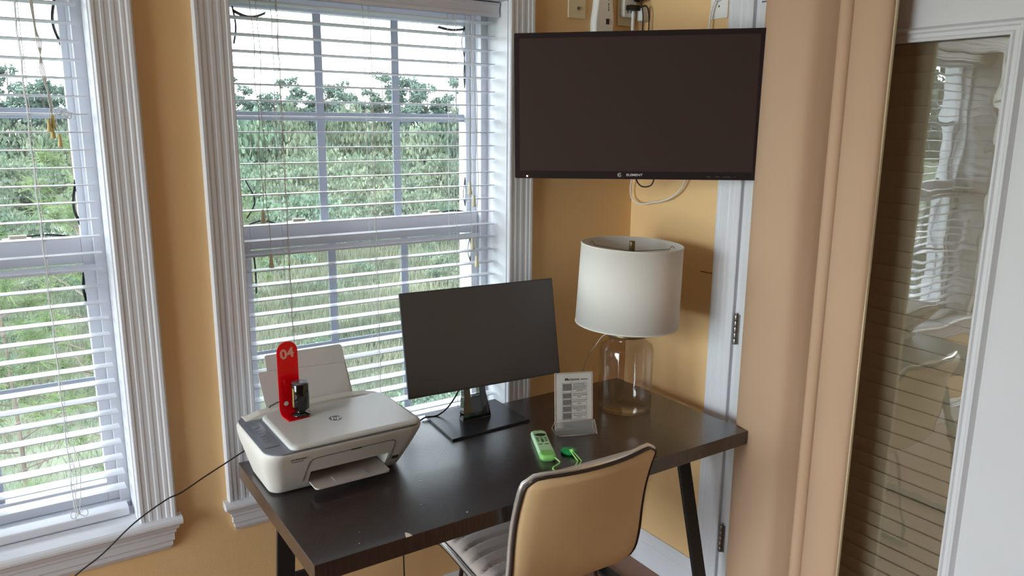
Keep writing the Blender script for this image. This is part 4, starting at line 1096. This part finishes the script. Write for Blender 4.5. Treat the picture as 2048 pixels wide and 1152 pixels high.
V = dict(pine=veg('pine_needles', vc(104, 128, 118), vc(150, 172, 154), .6, tr=.25), bark=veg('bark', vc(128, 112, 100), vc(160, 146, 134), 3),  # greens greyed towards blue: air haze put into the colour
         bush1=veg('scrub_green', vc(124, 152, 130), vc(178, 202, 168), 1.2, tr=.3), bush2=veg('scrub_olive', vc(132, 150, 126), vc(184, 192, 160), 1.2, tr=.3),
         grass=veg('grass_blades', vc(112, 124, 104), vc(176, 176, 148), .25, tr=.2), sapling=veg('long_needles', vc(112, 138, 92), vc(164, 184, 124), 3, tr=.3),
         twig=veg('dead_twigs', vc(150, 140, 128), vc(190, 180, 168), 3))
def ground_mat():
    m = bpy.data.materials.new('scrub_ground'); m.use_nodes = True; nt = m.node_tree; b = nt.nodes['Principled BSDF']
    tc = nt.nodes.new('ShaderNodeTexCoord')
    n1 = nt.nodes.new('ShaderNodeTexNoise'); n1.inputs['Scale'].default_value = .35; n1.inputs['Detail'].default_value = 8; n1.inputs['Roughness'].default_value = .7
    cr = nt.nodes.new('ShaderNodeValToRGB'); e = cr.color_ramp.elements
    e[0].position = .30; e[0].color = vc(104, 114, 100); e[1].position = .72; e[1].color = vc(172, 170, 150)
    k = e.new(.48); k.color = vc(130, 142, 118); k = e.new(.6); k.color = vc(152, 158, 134)
    nt.links.new(tc.outputs['Object'], n1.inputs[0]); nt.links.new(n1.outputs[0], cr.inputs[0])
    # pale sand showing in a band and in patches
    n2 = nt.nodes.new('ShaderNodeTexNoise'); n2.inputs['Scale'].default_value = .18; n2.inputs['Detail'].default_value = 5
    sx = nt.nodes.new('ShaderNodeSeparateXYZ'); nt.links.new(tc.outputs['Object'], sx.inputs[0]); nt.links.new(tc.outputs['Object'], n2.inputs[0])
    # distance along the camera's axis
    d = nt.nodes.new('ShaderNodeVectorMath'); d.operation = 'DOT_PRODUCT'; d.inputs[1].default_value = (.42, .9, 0); nt.links.new(tc.outputs['Object'], d.inputs[0])
    mr = nt.nodes.new('ShaderNodeMapRange'); mr.inputs['From Min'].default_value = 44; mr.inputs['From Max'].default_value = 52; nt.links.new(d.outputs['Value'], mr.inputs[0])
    mr2 = nt.nodes.new('ShaderNodeMapRange'); mr2.inputs['From Min'].default_value = 68; mr2.inputs['From Max'].default_value = 58; nt.links.new(d.outputs['Value'], mr2.inputs[0])
    mu = nt.nodes.new('ShaderNodeMath'); mu.operation = 'MULTIPLY'; nt.links.new(mr.outputs[0], mu.inputs[0]); nt.links.new(mr2.outputs[0], mu.inputs[1])
    st = nt.nodes.new('ShaderNodeMapRange'); st.inputs['From Min'].default_value = .46; st.inputs['From Max'].default_value = .58; nt.links.new(n2.outputs[0], st.inputs[0])
    mu2 = nt.nodes.new('ShaderNodeMath'); mu2.operation = 'MULTIPLY'; nt.links.new(mu.outputs[0], mu2.inputs[0]); nt.links.new(st.outputs[0], mu2.inputs[1])
    mx = nt.nodes.new('ShaderNodeMix'); mx.data_type = 'RGBA'; mx.inputs['B'].default_value = vc(225, 224, 222)
    nt.links.new(mu2.outputs[0], mx.inputs['Factor']); nt.links.new(cr.outputs[0], mx.inputs['A']); nt.links.new(mx.outputs['Result'], b.inputs['Base Color'])
    b.inputs['Roughness'].default_value = 1; b.inputs['Specular IOR Level'].default_value = 0
    return m
g = MB(); nx, ny = 60, 50
for j in range(ny + 1):
    for i in range(nx + 1):
        x = -260 + 420 * i / nx; y = 3.5 + 260 * (j / ny) ** 1.6
        g.v.append(Vector((x, y, GZ + .35 * noise.noise(Vector((x * .08, y * .08, 0))))))
for j in range(ny):
    for i in range(nx):
        a = j * (nx + 1) + i; g.f.append([a, a + 1, a + nx + 2, a + nx + 1]); g.sm.append(True)
structure(g.build('ground', ground_mat()))

def cards(m, c, rad, n, size, rnd, flat=1.0, vert=False):
    for _ in range(n):
        while True:
            d = Vector((rnd.uniform(-1, 1), rnd.uniform(-1, 1), rnd.uniform(-1, 1)))
            if .35 < d.length <= 1: break
        p = Vector(c) + Vector((d.x * rad, d.y * rad, d.z * rad * flat))
        a = Vector((rnd.uniform(-1, 1), rnd.uniform(-1, 1), rnd.uniform(-.6, 1) if not vert else rnd.uniform(1, 2.5))).normalized()
        b = a.orthogonal().normalized(); b = Matrix.Rotation(rnd.uniform(0, 6.28), 3, a) @ b
        s = size * rnd.uniform(.6, 1.4); w_ = s * .42
        n0 = len(m.v); m.v += [p - b * w_ * .6, p + b * w_ * .6, p + b * w_ + a * s * .7, p + a * s * 1.2, p - b * w_ + a * s * .7]; m.f.append([n0, n0 + 1, n0 + 2, n0 + 3, n0 + 4])
def tree_proto(seed, h, spread, dense):
    rnd = random.Random(seed); tr = MB(); cr = MB(); 
    lean = Vector((rnd.uniform(-.6, .6), rnd.uniform(-.6, .6), 0))
    path = [Vector((0, 0, -.3)) + lean * (t * t) + Vector((.12 * math.sin(t * 7 + seed), 0, (h + .0) * t)) for t in [k / 8 for k in range(9)]]
    tr.tube(path, .17, 6, taper=lambda t: 1 - .75 * t)
    nb = int(9 * dense)
    for k in range(nb):
        t = .5 + .48 * k / nb + rnd.uniform(-.03, .03); t = min(t, .98)
        p = path[0].lerp(path[-1], t); p = path[min(7, int(t * 8))].lerp(path[min(8, int(t * 8) + 1)], t * 8 - int(t * 8)) if t < 1 else path[-1]
        a = rnd.uniform(0, 6.28); L = spread * (1.15 - abs(t - .72) * 1.5) * rnd.uniform(.6, 1.1)
        e = p + Vector((math.cos(a) * L, math.sin(a) * L, rnd.uniform(.2, .9)))
        tr.tube([p, p.lerp(e, .5) + Vector((0, 0, .15)), e], .05, 4, taper=lambda t: 1 - .6 * t)
        cards(cr, e, .85 * rnd.uniform(.7, 1.2), int(95), .26, rnd, .55)
        cards(cr, p.lerp(e, .55), .7, int(50), .26, rnd, .55)
    cards(cr, path[-1] + Vector((0, 0, .1)), 1.0, 120, .26, rnd, .6)
    return tr, cr
root0 = thing('tree_proto', 'x', 'tree')
protos = []
for sd, h, sp, dn in ((1, 11.6, 2.3, 1.6), (2, 12.6, 2.0, 1.2), (3, 10.6, 2.5, 2.0), (4, 11.2, 1.7, 1.3)):
    t_, c_ = tree_proto(sd, h, sp, dn)
    protos.append((t_.raw('trunk', V['bark']), c_.raw('crown', V['pine'])))
used = set()
def place(protos, i, name, label, cat, group, loc, rz, sc):
    """copy one prototype pair under a new empty"""
    r0 = thing(name, label, cat, loc, (0, 0, rz), group); r0.scale = sc if hasattr(sc, '__len__') else (sc, sc, sc)
    for o in protos[i]:
        c = o if (id(protos), i) not in used else o.copy()
        if (id(protos), i) in used: COL.objects.link(c)
        c.parent = r0
    used.add((id(protos), i)); return r0
bpy.data.objects.remove(root0)
rnd = random.Random(21)
TL = 'tall pine with a flat-topped crown in the distant tree line'
def dirpos(ratio, d):       # ratio = X/Y as seen from the camera, d = distance
    y = d / math.sqrt(1 + ratio * ratio); return ratio * y, y
for k in range(62):
    ratio = -.02 + .94 * (k + rnd.uniform(-.4, .4)) / 61
    x, y = dirpos(ratio, rnd.uniform(92, 118))
    place(protos, rnd.randrange(4), 'pine_tree', TL, 'tree', 'pines in the distant tree line', (x, y, GZ), rnd.uniform(0, 6.28), rnd.uniform(.80, 1.04))
# denser understory wall in front of and between the trunks
bpro = []
for sd, hh, n in ((11, 1.0, 14), (12, 1.25, 16), (13, .8, 12), (14, 1.1, 14)):
    r1 = random.Random(sd); b_ = MB(); tw = MB()
    for q in range(n):
        a = r1.uniform(0, 6.28); rr_ = r1.uniform(0, .8); z = r1.uniform(.3, hh * (1.15 - rr_ * .5))
        cards(b_, (rr_ * math.cos(a), rr_ * math.sin(a), z), .42, 120, .075, r1, .8, vert=True)
    for q in range(6):
        a = r1.uniform(0, 6.28); tw.tube([(0, 0, -.1), (.2 * math.cos(a), .2 * math.sin(a), .4), (.6 * math.cos(a), .6 * math.sin(a), hh * .9)], .02, 4, taper=lambda t: 1 - .6 * t)
    bpro.append((tw.raw('stems', V['twig']), b_.raw('foliage', V['bush1'] if sd % 2 else V['bush2'])))
for k in range(80):
    ratio = -.03 + .96 * (k % 40 + rnd.uniform(-.5, .5)) / 39; x, y = dirpos(ratio, rnd.uniform(80, 100))
    s_ = rnd.uniform(2.6, 4.2)
    place(bpro, rnd.randrange(4), 'understory_tree', 'low bushy tree standing in front of the distant pines', 'tree', 'bushy trees below the pines', (x, y, GZ - .2), rnd.uniform(0, 6.28), (s_, s_, s_ * rnd.uniform(1.25, 1.8)))
for k in range(190):
    ratio = -.03 + .90 * rnd.random(); d = 40 + 45 * rnd.random() ** .7
    if 52 < d < 62 and rnd.random() < .5: d += 14
    x, y = dirpos(ratio, d); s_ = rnd.uniform(1.5, 2.6) * (.6 + d / 120)
    place(bpro, rnd.randrange(4), 'shrub', 'rounded green shrub in the scrub field outside the windows', 'shrub', 'shrubs in the scrub field', (x, y, GZ - .15), rnd.uniform(0, 6.28), (s_, s_, s_ * rnd.uniform(.8, 1.2)))
for k in range(46):
    ratio = -.03 + .72 * rnd.random(); d = 14 + 28 * rnd.random()
    x, y = dirpos(ratio, d); s_ = rnd.uniform(.45, .95)
    place(bpro, rnd.randrange(4), 'small_shrub', 'small low shrub in the rough grass near the house', 'shrub', 'small shrubs in the rough grass', (x, y, GZ - .1), rnd.uniform(0, 6.28), (s_, s_, s_ * .9))
# left sector, seen only mirrored in the door glass
for k in range(16):
    ratio = -1.1 - 1.5 * k / 15; x, y = dirpos(ratio, rnd.uniform(35, 70))
    place(protos, rnd.randrange(4), 'pine_tree', 'pine far to the left, seen mirrored in the door glass', 'tree', 'pines mirrored in the door glass', (x, y, GZ), rnd.uniform(0, 6.28), rnd.uniform(.75, 1.05))
for k in range(40):
    ratio = -1.0 - 1.8 * rnd.random(); x, y = dirpos(ratio, rnd.uniform(18, 55)); s_ = rnd.uniform(1.2, 2.6)
    place(bpro, rnd.randrange(4), 'shrub', 'green shrub far to the left, seen mirrored in the door glass', 'shrub', 'shrubs mirrored in the door glass', (x, y, GZ - .15), rnd.uniform(0, 6.28), s_)
# young long-needled pines close to the house, seen through the left window
def sapling(name, label, loc, h, seed):
    r1 = random.Random(seed); root = thing(name, label, 'tree', loc)
    tr = MB(); nd = MB(); tr.tube([(0, 0, -.1), (.06, 0, h * .5), (0, .05, h)], .05, 6, taper=lambda t: 1 - .8 * t)
    tips = [Vector((0, .05, h))]
    for k in range(26):
        t = .30 + .68 * k / 26; a = k * 2.4; L = (1 - t) * h * .42 + .25
        p = Vector((0, 0, h * t)); e = p + Vector((math.cos(a) * L, math.sin(a) * L, L * .45))
        tr.tube([p, p.lerp(e, .6) + Vector((0, 0, -.02)), e], .014, 4, taper=lambda t: 1 - .6 * t); tips += [e, p.lerp(e, .6)]
    for tp in tips:
        for q in range(70):
            dr = Vector((r1.gauss(0, 1), r1.gauss(0, 1), r1.gauss(.55, .8))).normalized(); L = r1.uniform(.22, .36); b = dr.orthogonal().normalized() * .007
            p = tp + Vector((r1.uniform(-.05, .05), r1.uniform(-.05, .05), r1.uniform(-.1, .1))); n0 = len(nd.v)
            nd.v += [p - b, p + b, p + dr * L + Vector((0, 0, -.05))]; nd.f.append([n0, n0 + 1, n0 + 2])
    tr.raw('trunk', V['bark'], root); nd.raw('needles', V['sapling'], root)
x, y = dirpos(.075, 13.0); sapling('pine_sapling', 'young bright green long-needled pine close outside the left window', (x, y, GZ), 6.6, 5)
x, y = dirpos(-.01, 12.0); sapling('pine_sapling', 'second young pine at the far left edge, outside the left window', (x, y, GZ), 5.2, 8)
x, y = dirpos(.245, 26.0); sapling('pine_sapling', 'thin young pine behind the left cords of the right window', (x, y, GZ), 5.0, 9)
# rough grass, as one uncountable mass
r1 = random.Random(4); gr = MB()
for k in range(15000):
    ratio = -.05 + .75 * r1.random(); d = 8 + 40 * r1.random() ** 1.3
    x, y = dirpos(ratio, d); s_ = .22 + .0085 * d
    for q in range(4):
        a = r1.uniform(0, 6.28); bx, by = x + r1.uniform(-.3, .3), y + r1.uniform(-.3, .3); w_ = .010 + .0007 * d; h_ = s_ * r1.uniform(.5, 1.5)
        n0 = len(gr.v); ca, sa = math.cos(a), math.sin(a)
        gr.v += [Vector((bx - w_ * ca, by - w_ * sa, GZ - .1)), Vector((bx + w_ * ca, by + w_ * sa, GZ - .1)), Vector((bx + r1.uniform(-.25, .25), by + r1.uniform(-.25, .25), GZ + h_))]
        gr.f.append([n0, n0 + 1, n0 + 2])
tag(gr.raw('rough_grass', V['grass']), 'rough green and straw-coloured grass below the windows', 'grass', kind='stuff')

# ------------------------------------------------------------------ sky and exposure
wd = bpy.data.worlds.new('overcast_sky'); S.world = wd; wd.use_nodes = True; nt = wd.node_tree; nt.nodes.clear()
tc = nt.nodes.new('ShaderNodeTexCoord'); sx = nt.nodes.new('ShaderNodeSeparateXYZ'); nt.links.new(tc.outputs['Generated'], sx.inputs[0])
cr = nt.nodes.new('ShaderNodeValToRGB'); e = cr.color_ramp.elements; e[0].position = .48; e[0].color = (.72, .80, .80, 1); e[1].position = .62; e[1].color = (.84, .93, 1.0, 1)
mr = nt.nodes.new('ShaderNodeMapRange'); mr.inputs['From Min'].default_value = -1; nt.links.new(sx.outputs['Z'], mr.inputs[0]); nt.links.new(mr.outputs[0], cr.inputs[0])
n = nt.nodes.new('ShaderNodeTexNoise'); n.inputs['Scale'].default_value = 2.5; n.inputs['Detail'].default_value = 4; nt.links.new(tc.outputs['Generated'], n.inputs[0])
mrn = nt.nodes.new('ShaderNodeMapRange'); mrn.inputs['To Min'].default_value = .93; mrn.inputs['To Max'].default_value = 1.07; nt.links.new(n.outputs[0], mrn.inputs[0])
mx = nt.nodes.new('ShaderNodeMix'); mx.data_type = 'RGBA'; mx.blend_type = 'MULTIPLY'; mx.inputs['Factor'].default_value = 1; nt.links.new(cr.outputs[0], mx.inputs['A']); nt.links.new(mrn.outputs[0], mx.inputs['B'])
# broad bright patch added to the sky low left, lights the right wall
sd = nt.nodes.new('ShaderNodeVectorMath'); sd.operation = 'DOT_PRODUCT'; sd.inputs[1].default_value = Vector((-.97, .02, .26)).normalized(); nt.links.new(tc.outputs['Generated'], sd.inputs[0])
cl_ = nt.nodes.new('ShaderNodeMath'); cl_.operation = 'MAXIMUM'; cl_.inputs[1].default_value = 0; nt.links.new(sd.outputs['Value'], cl_.inputs[0])
pw_ = nt.nodes.new('ShaderNodeMath'); pw_.operation = 'POWER'; pw_.inputs[1].default_value = 6; nt.links.new(cl_.outputs[0], pw_.inputs[0])
st_ = nt.nodes.new('ShaderNodeMath'); st_.operation = 'MULTIPLY_ADD'; st_.inputs[1].default_value = 5.5; st_.inputs[2].default_value = 1.5; nt.links.new(pw_.outputs[0], st_.inputs[0])
bg = nt.nodes.new('ShaderNodeBackground'); nt.links.new(st_.outputs[0], bg.inputs[1]); nt.links.new(mx.outputs['Result'], bg.inputs[0])
o = nt.nodes.new('ShaderNodeOutputWorld'); nt.links.new(bg.outputs[0], o.inputs[0])
# daylight portals only guide sampling of the sky through the openings
def portal(name, loc, rot, sx_, sy_):
    l = bpy.data.lights.new(name, 'AREA'); l.shape = 'RECTANGLE'; l.size = sx_; l.size_y = sy_; l.cycles.is_portal = True
    o_ = bpy.data.objects.new(name, l); COL.objects.link(o_); o_.location = loc; o_.rotation_euler = rot
for i, (a, b) in enumerate(WIN): portal('sky_portal', ((a + b) / 2, OUT + .02, (ZS + ZH) / 2), (R(-90), 0, 0), b - a, ZH - ZS)
for a, b in lw: portal('sky_portal', (XL - .17, (a + b) / 2, 1.375), (R(90), 0, R(-90)), b - a, 2.15)

vs = S.view_settings; vs.view_transform = 'Standard'; vs.look = 'None'; vs.gamma = 1; vs.use_curve_mapping = False
vs.exposure = 2.05
